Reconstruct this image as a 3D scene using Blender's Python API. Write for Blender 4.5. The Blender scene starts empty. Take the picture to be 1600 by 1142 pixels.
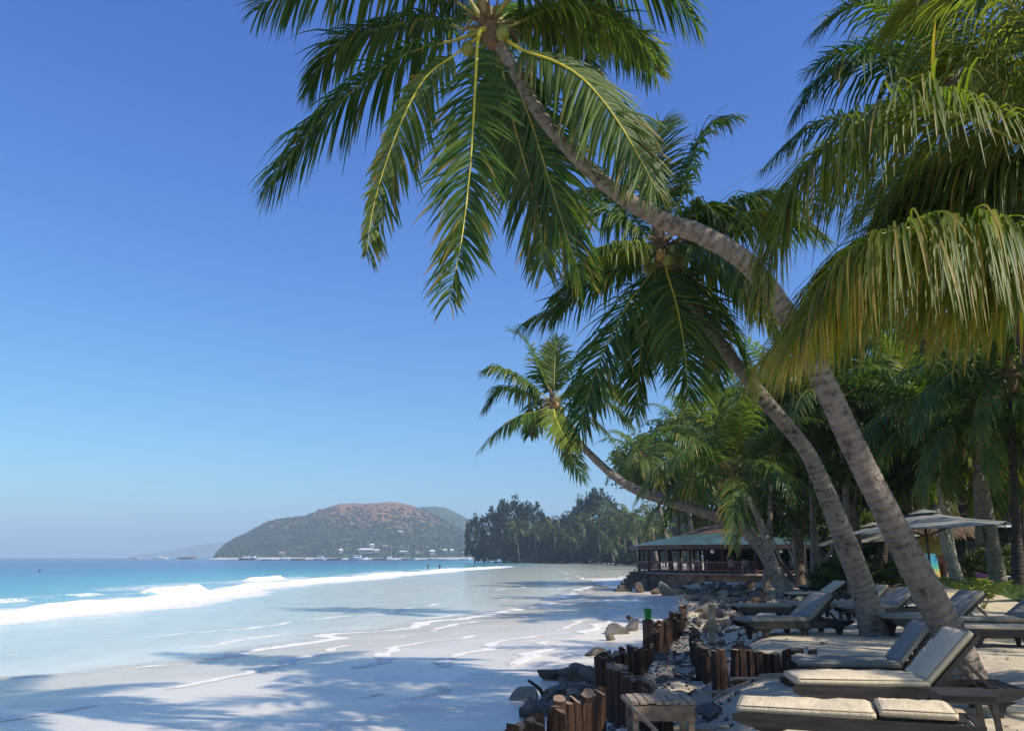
import bpy, bmesh, math, random
import numpy as np
from mathutils import Vector, Matrix, Euler

R = math.radians
rng = np.random.default_rng(7)
random.seed(7)
scene = bpy.context.scene
COL = scene.collection

# ------------------------------------------------------------------ camera
FPX, W0, H0 = 1305.0, 1600.0, 1142.0
CAMZ, PITCH = 1.6, math.atan(299.5 / 1305.0)
cp, sp = math.cos(PITCH), math.sin(PITCH)
cam_d = bpy.data.cameras.new('camera')
cam = bpy.data.objects.new('camera', cam_d)
COL.objects.link(cam)
cam.location = (0, 0, CAMZ)
cam.rotation_euler = (math.pi / 2 + PITCH, 0, 0)
cam_d.sensor_width = 36.0
cam_d.lens = 36.0 * FPX / W0
cam_d.clip_start = 0.1
cam_d.clip_end = 40000
scene.camera = cam


def ray(px, py):
    u = (px - W0 / 2) / FPX
    v = (H0 / 2 - py) / FPX
    return np.array([u, cp - v * sp, sp + v * cp])


def at(px, py, Y):
    """the point of the place seen at this pixel, Y metres ahead of the camera"""
    d = ray(px, py)
    return np.array([0, 0, CAMZ]) + d * (Y / d[1])


def atz(px, py, z):
    d = ray(px, py)
    return np.array([0, 0, CAMZ]) + d * ((z - CAMZ) / d[2])


# ------------------------------------------------------------------ object helpers
def tag(o, label=None, cat=None, group=None, kind=None):
    if label: o['label'] = label
    if cat: o['category'] = cat
    if group: o['group'] = group
    if kind: o['kind'] = kind
    return o


def empty(name, loc=(0, 0, 0), rz=0.0, scale=1.0):
    o = bpy.data.objects.new(name, None)
    COL.objects.link(o)
    o.empty_display_size = 0.2
    o.location = loc
    o.rotation_euler = (0, 0, rz)
    o.scale = (scale,) * 3
    return o


def link(name, me, parent=None, loc=None, rz=None, scale=None):
    o = bpy.data.objects.new(name, me)
    COL.objects.link(o)
    if parent is not None: o.parent = parent
    if loc is not None: o.location = loc
    if rz is not None: o.rotation_euler = (0, 0, rz)
    if scale is not None: o.scale = (scale,) * 3 if np.isscalar(scale) else scale
    return o


def kids(o):
    return [c for c in COL.objects if c.parent == o]


def copy_tree(o, parent=None):
    c = o.copy()
    COL.objects.link(c)
    if parent is not None: c.parent = parent
    for ch in list(o.children):
        copy_tree(ch, c)
    return c


def mesh_np(name, V, F, mats, midx=None, col=None, attrs=None, smooth=True):
    V = np.asarray(V, dtype=np.float32).reshape(-1, 3)
    me = bpy.data.meshes.new(name)
    if isinstance(F, np.ndarray):
        n, k = F.shape
        me.vertices.add(len(V))
        me.vertices.foreach_set('co', V.ravel())
        me.loops.add(n * k)
        me.loops.foreach_set('vertex_index', F.astype(np.int32).ravel())
        me.polygons.add(n)
        me.polygons.foreach_set('loop_start', np.arange(0, n * k, k, dtype=np.int32))
        me.update(calc_edges=True)
    else:
        me.from_pydata([tuple(v) for v in V], [], F)
    if not isinstance(mats, (list, tuple)): mats = [mats]
    for m in mats: me.materials.append(m)
    if midx is not None: me.polygons.foreach_set('material_index', np.asarray(midx, dtype=np.int32))
    if smooth: me.polygons.foreach_set('use_smooth', np.ones(len(me.polygons), dtype=bool))
    if col is not None:
        a = me.color_attributes.new('col', 'FLOAT_COLOR', 'POINT')
        c = np.ones((len(V), 4), dtype=np.float32)
        c[:, :3] = col
        a.data.foreach_set('color', c.ravel())
    for k, v in (attrs or {}).items():
        a = me.attributes.new(k, 'FLOAT', 'POINT')
        a.data.foreach_set('value', np.asarray(v, dtype=np.float32))
    me.update()
    return me


class MB:
    """collects shapes of ONE part"""
    def __init__(s):
        s.V, s.F, s.M = [], [], []
    def add(s, V, F, m=0):
        b = len(s.V)
        s.V.extend([tuple(map(float, v)) for v in V])
        s.F.extend([tuple(int(i) + b for i in f) for f in F])
        s.M.extend([m] * len(F))
        return s
    def box(s, c, d, m=0, rot=None, bev=0.0):
        x, y, z = d[0] / 2, d[1] / 2, d[2] / 2
        bv = min(bev, x * .9, y * .9, z * .9)
        if bv <= 0:
            P = [(-x, -y, -z), (x, -y, -z), (x, y, -z), (-x, y, -z), (-x, -y, z), (x, -y, z), (x, y, z), (-x, y, z)]
            F = [(0, 3, 2, 1), (4, 5, 6, 7), (0, 1, 5, 4), (1, 2, 6, 5), (2, 3, 7, 6), (3, 0, 4, 7)]
        else:
            bm = bmesh.new()
            bmesh.ops.create_cube(bm, size=1)
            for v in bm.verts: v.co = Vector((v.co.x * d[0], v.co.y * d[1], v.co.z * d[2]))
            bmesh.ops.bevel(bm, geom=bm.edges[:], offset=bv, segments=2, affect='EDGES', profile=.6)
            bm.verts.index_update()
            P = [v.co.copy() for v in bm.verts]
            F = [[v.index for v in f.verts] for f in bm.faces]
            bm.free()
        M = rot if rot is not None else Matrix.Identity(3)
        return s.add([tuple(M @ Vector(p) + Vector(c)) for p in P], F, m)
    def bar(s, a, b, w, h, m=0, bev=0.0):
        a, b = Vector(a), Vector(b)
        d = b - a
        x = d.normalized()
        up = Vector((0, 0, 1)) if abs(x.z) < .95 else Vector((0, 1, 0))
        y = up.cross(x).normalized()
        z = x.cross(y)
        M = Matrix((x, y, z)).transposed()
        return s.box((a + b) / 2, (d.length, w, h), m, M, bev)
    def tube(s, path, rad, n=8, m=0):
        V, F = tube(path, rad, n)
        return s.add(V, F, m)
    def build(s, name, mats, parent=None, smooth=False):
        me = mesh_np(name, s.V, s.F, mats, s.M, smooth=smooth)
        return link(name, me, parent)


def spline(pts, n):
    P = np.asarray(pts, float)
    P = np.vstack([2 * P[0] - P[1], P, 2 * P[-1] - P[-2]])
    k = len(P) - 3
    out = []
    for u in np.linspace(0, k - 1e-9, n):
        i = int(u); t = u - i
        a, b, c, d = P[i], P[i + 1], P[i + 2], P[i + 3]
        out.append(.5 * ((2 * b) + (c - a) * t + (2 * a - 5 * b + 4 * c - d) * t * t + (3 * b - a - 3 * c + d) * t ** 3))
    out = np.array(out)
    # even spacing
    L = np.r_[0, np.cumsum(np.linalg.norm(np.diff(out, axis=0)[:, :3], axis=1))]
    s = np.linspace(0, L[-1], n)
    return np.stack([np.interp(s, L, out[:, j]) for j in range(out.shape[1])], 1)


def tube(path, rad, n=8, capped=True):
    P = np.asarray(path, float)[:, :3]
    r = np.broadcast_to(np.asarray(rad, float), (len(P),)) if np.ndim(rad) < 2 else np.asarray(rad)
    if capped:
        P = np.vstack([P[:1], P, P[-1:]])
        r = np.concatenate([r[:1] * 1e-3, r, r[-1:] * 1e-3])
    T = np.gradient(P, axis=0)
    T[np.linalg.norm(T, axis=1) < 1e-9] = [0, 0, 1]
    if capped:
        T[0] = T[1] = P[2] - P[1]; T[-1] = T[-2] = P[-2] - P[-3]
    T /= np.linalg.norm(T, axis=1)[:, None]
    ref = np.array([0, 0, 1.]) if abs(T[0][2]) < .9 else np.array([1., 0, 0])
    x = np.cross(ref, T[0]); x /= np.linalg.norm(x)
    ang = np.linspace(0, 2 * math.pi, n, endpoint=False)
    V = []
    for i in range(len(P)):
        x = x - T[i] * x.dot(T[i]); x /= np.linalg.norm(x)
        y = np.cross(T[i], x)
        rr = r[i]
        V.append(P[i] + (np.cos(ang) * rr)[:, None] * x + (np.sin(ang) * rr)[:, None] * y)
    V = np.concatenate(V)
    k = len(P)
    i = np.arange(k - 1)[:, None] * n
    j = np.arange(n)[None, :]
    j2 = (j + 1) % n
    F = np.stack([i + j, i + j2, i + n + j2, i + n + j], -1).reshape(-1, 4)
    return V, F


def hsh(ix, iy, seed):
    a = (ix.astype(np.int64) * 374761393 + iy.astype(np.int64) * 668265263 + seed * 1442695041) & 0x7fffffff
    a = ((a ^ (a >> 13)) * 1274126177) & 0x7fffffff
    return ((a ^ (a >> 16)) & 0xffff) / 65535.0


def vnoise(x, y, seed=0):
    x = np.asarray(x, float); y = np.asarray(y, float)
    ix, iy = np.floor(x), np.floor(y)
    fx, fy = x - ix, y - iy
    fx = fx * fx * (3 - 2 * fx); fy = fy * fy * (3 - 2 * fy)
    a = hsh(ix, iy, seed); b = hsh(ix + 1, iy, seed); c = hsh(ix, iy + 1, seed); d = hsh(ix + 1, iy + 1, seed)
    return (a * (1 - fx) + b * fx) * (1 - fy) + (c * (1 - fx) + d * fx) * fy


def fbm(x, y, seed=0, o=4):
    s, a, t = 0, 1, 0
    for k in range(o):
        s = s + a * vnoise(x * 2 ** k + 17.3 * k, y * 2 ** k - 9.1 * k, seed + k); t += a; a *= .5
    return s / t


def sstep(a, b, x):
    t = np.clip((np.asarray(x, float) - a) / (b - a), 0, 1)
    return t * t * (3 - 2 * t)


# ------------------------------------------------------------------ materials
class NT:
    def __init__(s, name):
        s.m = bpy.data.materials.new(name)
        s.m.use_nodes = True
        s.t = s.m.node_tree
        s.t.nodes.clear()
        s.out = s.t.nodes.new('ShaderNodeOutputMaterial')
    def n(s, typ, **kw):
        nd = s.t.nodes.new(typ)
        for k, v in kw.items():
            if k.startswith('_'): setattr(nd, k[1:], v)
            else:
                key = k.replace('__', ' ')
                nd.inputs[key].default_value = v
        return nd
    def l(s, a, b): s.t.links.new(a, b)
    def noise(s, scale, detail=4, rough=.55, vec=None, coord='Object', stretch=None):
        nd = s.n('ShaderNodeTexNoise', Scale=scale, Detail=detail, Roughness=rough)
        if vec is None:
            tc = s.n('ShaderNodeTexCoord'); vec = tc.outputs[coord]
        if stretch is not None:
            mp = s.n('ShaderNodeMapping'); mp.inputs['Scale'].default_value = stretch
            s.l(vec, mp.inputs['Vector']); vec = mp.outputs['Vector']
        s.l(vec, nd.inputs['Vector'])
        return nd.outputs['Fac']
    def ramp(s, fac, stops):
        r = s.n('ShaderNodeValToRGB')
        e = r.color_ramp.elements
        while len(e) < len(stops): e.new(.5)
        for i, (p, c) in enumerate(stops):
            e[i].position = p
            e[i].color = (*c, 1) if not np.isscalar(c) else (c, c, c, 1)
        s.l(fac, r.inputs['Fac'])
        return r.outputs['Color']
    def math(s, op, a, b=None, clamp=False):
        nd = s.n('ShaderNodeMath', _operation=op, _use_clamp=clamp)
        for i, v in enumerate((a, b)):
            if v is None: continue
            if np.isscalar(v): nd.inputs[i].default_value = v
            else: s.l(v, nd.inputs[i])
        return nd.outputs[0]
    def mix(s, fac, a, b, mode='MIX'):
        nd = s.n('ShaderNodeMix', _data_type='RGBA', _blend_type=mode)
        for sock, v in ((nd.inputs[0], fac), (nd.inputs[6], a), (nd.inputs[7], b)):
            if np.isscalar(v): sock.default_value = v
            elif isinstance(v, tuple): sock.default_value = (*v, 1)
            else: s.l(v, sock)
        return nd.outputs[2]
    def attr(s, name, out='Fac'):
        nd = s.n('ShaderNodeAttribute', _attribute_name=name)
        return nd.outputs[out]
    def bump(s, h, strength=.4, dist=.02):
        nd = s.n('ShaderNodeBump', Strength=strength, Distance=dist)
        s.l(h, nd.inputs['Height'])
        return nd.outputs['Normal']
    def pbr(s, color, rough=.6, normal=None, spec=.5, metal=0.0):
        p = s.n('ShaderNodeBsdfPrincipled')
        for k, v in (('Base Color', color), ('Roughness', rough), ('Specular IOR Level', spec), ('Metallic', metal)):
            if np.isscalar(v): p.inputs[k].default_value = v
            elif isinstance(v, tuple): p.inputs[k].default_value = (*v, 1)
            else: s.l(v, p.inputs[k])
        if normal is not None: s.l(normal, p.inputs['Normal'])
        return p.outputs[0]
    def done(s, sh):
        s.l(sh, s.out.inputs['Surface'])
        return s.m


def simple(name, c, rough=.6, var=.25, scale=8, bump=.2, spec=.4, dist=.01, stretch=None, metal=0.):
    t = NT(name)
    f = t.noise(scale, 5, stretch=stretch)
    a = tuple(max(0, x * (1 - var)) for x in c); b = tuple(min(1, x * (1 + var)) for x in c)
    col = t.ramp(f, [(.3, a), (.7, b)])
    f2 = t.noise(scale * 4, 4, stretch=stretch)
    return t.done(t.pbr(col, rough, t.bump(f2, bump, dist), spec, metal))


def leaf_mat(name, trans=.4, rough=.38, tint=(1.5, 1.35, .5), spec=.5):
    t = NT(name)
    c = t.attr('col', 'Color')
    p = t.pbr(c, rough, None, spec)
    tr = t.n('ShaderNodeBsdfTranslucent')
    t.l(t.mix(1.0, c, tint, 'MULTIPLY'), tr.inputs['Color'])
    mx = t.n('ShaderNodeMixShader', Fac=trans)
    t.l(p, mx.inputs[1]); t.l(tr.outputs[0], mx.inputs[2])
    return t.done(mx.outputs[0])


M = {}
M['frond'] = leaf_mat('palm_leaflets', .48, .47, (1.5, 1.65, .5), .42)
M['leaf'] = leaf_mat('broad_leaves', .35, .45, (1.6, 1.5, .5), .35)
M['farleaf'] = leaf_mat('far_leaves', .2, .6, (1.2, 1.2, .6), .2)
M['midrib'] = simple('midrib', (.30, .27, .06), .45, .35, 3, .1)
M['midrib_yellow'] = simple('midrib_yellow', (.62, .50, .05), .4, .2, 3, .1)
M['fibre'] = simple('fibre', (.17, .105, .05), .8, .4, 20, .5)
M['coconut'] = simple('coconut_green', (.20, .20, .035), .4, .35, 6, .1)
M['coconut_brown'] = simple('coconut_ripe', (.36, .20, .06), .5, .35, 6, .1)


def trunk_mat(name, dark, light, ringf=46.0):
    t = NT(name)
    tl = t.attr('tl')
    n1 = t.noise(2.2, 5, .6)
    n2 = t.noise(9, 6, .65)
    n4 = t.noise(4.2, 5, .72, stretch=(1, 1, 1.7))
    w = t.math('MULTIPLY', tl, ringf)
    w = t.math('ADD', w, t.math('MULTIPLY', n1, 14.0))
    s = t.math('SINE', w)
    s = t.math('ADD', t.math('MULTIPLY', s, .5), .5)
    s3 = t.math('POWER', s, 4.0)
    v = t.math('ADD', t.math('MULTIPLY', n2, .75), t.math('MULTIPLY', n1, .45))
    v = t.math('SUBTRACT', v, t.math('MULTIPLY', t.math('MULTIPLY', s3, t.math('MULTIPLY', t.math('SUBTRACT', n4, .38), 3.2, True)), .22))
    v = t.math('ADD', v, t.math('MULTIPLY', t.math('SUBTRACT', n4, .5), 1.0))
    mid = tuple((a + b) / 2 for a, b in zip(dark, light))
    col = t.ramp(v, [(.30, dark), (.43, mid), (.53, light), (.75, tuple(min(1, x * 1.3) for x in light))])
    n3 = t.noise(40, 5, .6, stretch=(1, 1, .35))
    h = t.math('ADD', t.math('MULTIPLY', s3, -.6), t.math('MULTIPLY', n3, .8))
    h = t.math('ADD', h, t.math('MULTIPLY', v, 1.0))
    return t.done(t.pbr(col, .85, t.bump(h, .9, .03), .2))


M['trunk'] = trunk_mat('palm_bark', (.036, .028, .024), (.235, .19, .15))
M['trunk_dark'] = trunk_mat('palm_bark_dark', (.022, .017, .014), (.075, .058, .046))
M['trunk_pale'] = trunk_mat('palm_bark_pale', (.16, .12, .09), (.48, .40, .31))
M['bark'] = simple('tree_bark', (.16, .12, .085), .9, .5, 9, .8, .2, .03, (1, 1, .3))
M['post'] = simple('log_bark', (.105, .056, .036), .85, .6, 7, 1.0, .25, .03, (1, 1, .18))
M['post_top'] = simple('log_top', (.27, .18, .12), .85, .35, 14, .6)
M['old_wood'] = simple('weathered_plank', (.38, .28, .19), .8, .35, 9, .6, .3, .01, (.4, 4, 1))
M['dark_wood'] = simple('dark_teak', (.030, .024, .021), .5, .5, 12, .3, .45, .005, (.3, 3, 3))
M['black_rubber'] = simple('dark_hardware', (.02, .02, .02), .5, .2)


def cloth(name, c, scale=1.0):
    t = NT(name)
    n1 = t.noise(2.5 * scale, 3)
    n2 = t.noise(300, 2)
    col = t.ramp(n1, [(.3, tuple(x * .86 for x in c)), (.7, tuple(min(1, x * 1.06) for x in c))])
    n3 = t.noise(5 * scale, 3, stretch=(3, 1, 1))
    h = t.math('ADD', t.math('MULTIPLY', n3, 1.0), t.math('MULTIPLY', n2, .06))
    return t.done(t.pbr(col, .85, t.bump(h, .5, .03), .2))


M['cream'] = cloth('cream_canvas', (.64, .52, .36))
M['cream_shaded'] = cloth('shaded_canvas', (.27, .255, .215))  # shaded copy of the cream canvas: the shade is put into its colour
M['parasol'] = cloth('parasol_cloth', (.24, .24, .205), .3)

# ------------------------------------------------------------------ the lie of the land
SEA = -1.12
# edge of the raised terrace / far beach, seen from above (x, y)
EDGE = [(-0.9, 4.0), (-0.35, 8.3), (1.05, 10.9), (1.35, 13.0), (1.6, 15.0), (2.35, 17.0), (3.3, 20.0), (4.7, 25.0), (6.3, 32.0),
        (7.8, 42.0), (9.6, 50.0), (13.0, 58.0), (14.5, 70.0), (14.5, 84.0), (18.5, 106.0), (44, 200.0), (62, 310.0), (52, 370.0), (24, 402.0), (-6, 418.0), (-21, 432.0)]
EDGE = np.array(EDGE)
LANDPOLY = np.vstack([EDGE, [(-18, 450), (20, 500), (120, 560), (700, 620), (700, -40), (-0.9, -40)]])


def poly_sd(x, y, P):
    """signed distance to polygon, positive inside"""
    x = np.asarray(x, float); y = np.asarray(y, float)
    d = np.full(x.shape, 1e9); ins = np.zeros(x.shape, bool)
    n = len(P)
    for i in range(n):
        x1, y1 = P[i]; x2, y2 = P[(i + 1) % n]
        ex, ey = x2 - x1, y2 - y1
        t = np.clip(((x - x1) * ex + (y - y1) * ey) / (ex * ex + ey * ey), 0, 1)
        d = np.minimum(d, np.hypot(x - x1 - t * ex, y - y1 - t * ey))
        c = ((y1 > y) != (y2 > y)) & (x < (x2 - x1) * (y - y1) / (y2 - y1 + 1e-12) + x1)
        ins ^= c
    return np.where(ins, d, -d)


# swash fronts and breaker line from the picture, laid on the water level
def line_world(px, z=SEA):
    q = np.array([atz(a, b, z)[:2] for a, b in px])
    return q[np.argsort(q[:, 1])]


S1 = line_world([(-160, 1085), (0, 1062), (150, 1052), (300, 1037), (420, 1016), (486, 1004), (542, 992), (640, 983), (705, 970), (800, 957), (860, 945), (925, 917), (962, 904), (985, 893), (996, 887)])
S2 = line_world([(560, 1142), (640, 1118), (715, 1088), (775, 1060), (835, 1034), (880, 1012), (930, 985), (972, 962), (996, 944), (1003, 930)])
BR = line_world([(-260, 990), (0, 968), (100, 957), (200, 947), (270, 938), (400, 917), (600, 900), (700, 892), (780, 886), (830, 882)])
S1 = np.vstack([[S1[0][0] - .8, 5], S1]); S2 = np.vstack([[S2[0][0] - 1.2, 5], S2])


def xline(L, y):
    return np.interp(y, L[:, 0 + 1], L[:, 0])


def land_h(x, y):
    x = np.asarray(x, float); y = np.asarray(y, float)
    d = poly_sd(x, y, LANDPOLY)
    wob = (vnoise(x * 1.7, y * 1.7, 3) - .5) * .25
    near = 1 - sstep(68, 86, y)
    # beach in front of the wall, almost flat
    xs1 = xline(S1, y); xs2 = xline(S2, y)
    xe = np.interp(y, EDGE[:15, 1], EDGE[:15, 0])
    tt = np.clip((xe - x) / np.maximum(xe - xs1, .6), 0, 40)
    beach = -0.93 - .19 * np.minimum(tt, 1) - .05 * np.maximum(tt - 1, 0) ** .8
    beach = np.maximum(beach, -3.2)
    beach = beach + (fbm(x * .35, y * .12, 5) - .5) * .05
    terr = .0 + .62 * sstep(15, 26, y) * sstep(.37, .5, x / np.maximum(y, 1)) + (fbm(x * .5, y * .5, 8) - .5) * .05 + (fbm(x * 2.3, y * 2.3, 9, 3) - .5) * .06
    terr = terr - .85 * (1 - sstep(12, 17, np.hypot(x - 20.6, y - 73.0)))
    # rubble gully behind the log wall
    gul = sstep(-.1, .1, d) * (1 - sstep(1.2, 2.6, d)) * sstep(6.5, 8.0, y) * (1 - sstep(26, 31, y))
    terr = terr - gul * (.42 + .25 * vnoise(x * 2, y * 2, 12))
    # the lower bit of sand this side of the short log row
    terr = terr - .28 * sstep(10.5, 13.0, y) * (1 - sstep(14.80, 14.94, y)) * (1 - sstep(5.0, 8.0, x))
    step = sstep(-.02, .22, d + 0 * wob)
    hn = beach * (1 - step) + terr * step
    # the far beach
    db = d
    hf = np.where(db > 0, np.minimum(SEA + .03 + .05 * db, .9), SEA + .03 + .03 * db)
    hf = np.maximum(hf, -4)
    hf = hf + (fbm(x * .1, y * .1, 15) - .5) * .12 * sstep(2, 10, db)
    return hn * near + hf * (1 - near)


def h1(x, y):
    return float(land_h(np.array([x]), np.array([y]))[0])


def ground(px, py, y0=5.0, y1=90.0):
    """first point of the ground seen at this pixel"""
    d = ray(px, py)
    Y = np.linspace(y0, y1, 1500)
    x = d[0] * Y / d[1]; z = CAMZ + d[2] * Y / d[1]
    h = land_h(x, Y)
    k = np.argmax(z <= h)
    if z[k] > h[k]: return atz(px, py, 0)
    return np.array([x[k], Y[k], h[k]])


def grid(xs, ys):
    X, Y = np.meshgrid(xs, ys)
    nx, ny = len(xs), len(ys)
    i = np.arange(ny - 1)[:, None] * nx; j = np.arange(nx - 1)[None, :]
    F = np.stack([i + j, i + j + 1, i + nx + j + 1, i + nx + j], -1).reshape(-1, 4)
    return X.ravel(), Y.ravel(), F


def sand_material():
    t = NT('coral_sand')
    wet = t.attr('wet'); gr = t.attr('grass')
    n1 = t.noise(.9, 5, .6); n2 = t.noise(6, 6, .6); n3 = t.noise(60, 3)
    dry = t.ramp(n2, [(.3, (.44, .35, .23)), (.55, (.55, .45, .31)), (.8, (.63, .53, .38))])
    litter = t.ramp(t.noise(21, 5, .7), [(.60, 0.), (.70, 1.)])
    dry = t.mix(t.math('MULTIPLY', litter, .40), dry, (.14, .10, .06))
    wetc = t.ramp(t.noise(.5, 6, .62, stretch=(.6, 1.3, 1)), [(.25, (.72, .62, .475)), (.5, (.80, .705, .56)), (.75, (.86, .765, .62))])
    col = t.mix(wet, dry, wetc)
    g = t.ramp(n2, [(.3, (.030, .060, .012)), (.7, (.075, .13, .025))])
    gm = t.math('ADD', gr, t.math('MULTIPLY', t.math('SUBTRACT', n1, .5), .5))
    gm = t.ramp(gm, [(.45, 0.), (.55, 1.)])
    col = t.mix(gm, col, g)
    foot = t.noise(3.2, 3, .5)
    h = t.math('ADD', t.math('MULTIPLY', foot, 1.2), t.math('MULTIPLY', n3, .15))
    h = t.math('ADD', h, t.math('MULTIPLY', t.noise(9, 3), .5))
    bs = t.n('ShaderNodeBump', Distance=.05)
    t.l(h, bs.inputs['Height'])
    t.l(t.math('SUBTRACT', .75, t.math('MULTIPLY', wet, .60)), bs.inputs['Strength'])
    rough = t.math('SUBTRACT', .95, t.math('MULTIPLY', wet, t.math('ADD', .42, t.math('MULTIPLY', t.noise(.4, 4, .6, stretch=(.5, 1.4, 1)), .4))))
    return t.done(t.pbr(col, rough, bs.outputs['Normal'], .3))


xs = np.unique(np.r_[np.linspace(-700, -120, 25), np.linspace(-120, -30, 46), np.linspace(-30, -6, 90), np.linspace(-6, 13, 330), np.linspace(13, 32, 110), np.linspace(32, 90, 60), np.linspace(90, 700, 50)])
ys = np.unique(np.r_[np.linspace(-40, 4, 12), np.geomspace(4, 640, 520)])
gx, gy, gF = grid(xs, ys)
gz = land_h(gx, gy)
gd = poly_sd(gx, gy, LANDPOLY)
wet = (1 - sstep(-.1, .3, gd)) * (1 - sstep(75, 95, gy)) + sstep(75, 95, gy) * (1 - sstep(2, 7, gd))
lawnx = gx / np.maximum(gy, 1)
lawn = sstep(.44, .465, lawnx) * sstep(-.8, .8, gy - (30 - np.clip(lawnx - .49, 0, .2) * 80)) * sstep(-5, -2, gd - 8) * (gy > 4)
lawn = np.maximum(lawn, sstep(14, 20, gd) * sstep(75, 95, gy))
g = mesh_np('beach', np.stack([gx, gy, gz], 1), gF, sand_material(), attrs={'wet': wet, 'grass': lawn})
tag(link('beach', g), 'white coral sand beach and terrace with a strip of lawn', 'beach', kind='structure')

# ------------------------------------------------------------------ sea
def sea_material():
    t = NT('sea_water')
    c = t.attr('col', 'Color')
    foam = t.attr('foam'); rip = t.attr('rip'); sheet = t.attr('sheet')
    geo = t.n('ShaderNodeNewGeometry')
    nA = t.noise(.55, 5, .62, vec=geo.outputs['Position'], stretch=(1.6, .7, 1))
    nB = t.noise(2.6, 6, .7, vec=geo.outputs['Position'], stretch=(1.3, .8, 1))
    nC = t.noise(14, 4, .7, vec=geo.outputs['Position'])
    nD = t.noise(.9, 6, .7, vec=geo.outputs['Position'], stretch=(1.0, .5, 1))
    f = t.math('MULTIPLY', foam, 1.15)
    for nn, k_ in ((nB, 1.1), (nC, .8), (nD, .7)):
        f = t.math('ADD', f, t.math('MULTIPLY', t.math('SUBTRACT', nn, .5), k_))
    f = t.math('MULTIPLY', f, t.math('MULTIPLY', foam, 3.0, True))
    fm = t.ramp(f, [(.36, 0.), (.62, 1.)])
    vary = t.ramp(nA, [(.3, .88), (.7, 1.08)])
    c2 = t.mix(1.0, c, vary, 'MULTIPLY')
    froth = t.ramp(t.math('ADD', t.math('MULTIPLY', nC, .6), t.math('MULTIPLY', nB, .4)), [(.32, (.70, .655, .575)), (.55, (.88, .82, .72))])
    col = t.mix(fm, c2, froth)
    w1 = t.noise(.35, 4, .6, vec=geo.outputs['Position'], stretch=(1, .55, 1))
    w2 = t.noise(3.0, 5, .6, vec=geo.outputs['Position'], stretch=(1, .6, 1))
    h = t.math('ADD', t.math('MULTIPLY', w1, 1.0), t.math('MULTIPLY', w2, .22))
    h = t.math('ADD', t.math('MULTIPLY', h, rip), t.math('MULTIPLY', t.math('MULTIPLY', fm, t.math('ADD', nC, nB)), .025))
    nm = t.bump(h, .8, .5)
    rough = t.math('ADD', t.math('MULTIPLY', fm, .3), .14)
    p = t.n('ShaderNodeBsdfPrincipled')
    t.l(col, p.inputs['Base Color']); t.l(rough, p.inputs['Roughness']); t.l(nm, p.inputs['Normal'])
    p.inputs['IOR'].default_value = 1.33; t.l(t.math('ADD', t.math('SUBTRACT', .30, t.math('MULTIPLY', rip, .24)), t.math('MULTIPLY', fm, .25)), p.inputs['Specular IOR Level'])
    # the thin sheet running up the sand is clear
    tr = t.n('ShaderNodeBsdfTransparent')
    gl = t.n('ShaderNodeBsdfGlossy', Roughness=.12)
    t.l(nm, gl.inputs['Normal'])
    lw = t.n('ShaderNodeFresnel', IOR=1.33)
    t.l(nm, lw.inputs['Normal'])
    fres = t.math('MULTIPLY', lw.outputs[0], t.math('SUBTRACT', 1.0, geo.outputs['Backfacing']))
    m1 = t.n('ShaderNodeMixShader'); t.l(t.math('MULTIPLY', fres, .38), m1.inputs[0]); t.l(tr.outputs[0], m1.inputs[1]); t.l(gl.outputs[0], m1.inputs[2])
    op = t.math('MAXIMUM', t.math('SUBTRACT', 1.0, sheet), fm)
    m2 = t.n('ShaderNodeMixShader'); t.l(op, m2.inputs[0]); t.l(m1.outputs[0], m2.inputs[1]); t.l(p.outputs[0], m2.inputs[2])
    return t.done(m2.outputs[0])


xs = np.unique(np.r_[-np.geomspace(90, 9000, 70), np.linspace(-90, -40, 90), np.linspace(-40, -14, 130), np.linspace(-14, 14, 240), np.linspace(14, 70, 100), np.geomspace(70, 9000, 40)])
ys = np.unique(np.r_[np.linspace(5, 11, 10), np.geomspace(11, 420, 640), np.geomspace(420, 12400, 60)])
sx, sy, sF = grid(xs, ys)
d1 = xline(S1, sy) - sx + (fbm(sy * .28, sx * .1, 21) - .5) * 2.2 + (vnoise(sy * .9, sx * .5, 22) - .5) * .7
d2 = xline(S2, sy) - sx + (fbm(sy * .25, sx * .1, 31) - .5) * 2.0 + (vnoise(sy * 1.1, sx * .5, 32) - .5) * .6
fary = sstep(120, 190, sy)
db = xline(BR, sy) - sx + (fbm(sy * .06, sx * .02, 41) - .5) * 3.0 + (vnoise(sy * .5, sx * .5, 42) - .5) * .8
lh = land_h(sx, sy)
z = np.full_like(sx, SEA)
z += (fbm(sx * .05, sy * .03, 51) - .5) * .16 * sstep(2, 30, d1)
foam = np.zeros_like(sx)
amp = sstep(16, 30, sy) * (1 - sstep(210, 300, sy))
# the long breaker
jag = .55 + .9 * fbm(sy * .25, sx * .25, 61)
ridge = np.exp(-((db - .4) / 1.1) ** 2) * .42 * amp * jag
z += ridge
wid = 4.0 + 5.0 * (1 - sstep(35, 95, sy)) + (fbm(sy * .09, sx * .02, 44) - .5) * 4
foam = np.maximum(foam, amp * np.where(db > 0, 1 - sstep(.2, wid * .6, db), 1 - sstep(.2 + 1.0 * fbm(sy * .12, sx * .03, 46), 2.0 + 6 * fbm(sy * .12, sx * .03, 46), -db)))
foam = np.maximum(foam, amp * .42 * (1 - sstep(3, 16, np.abs(db - 7))) * sstep(.38, .6, fbm(sx * .16, sy * .10, 63)))
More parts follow.
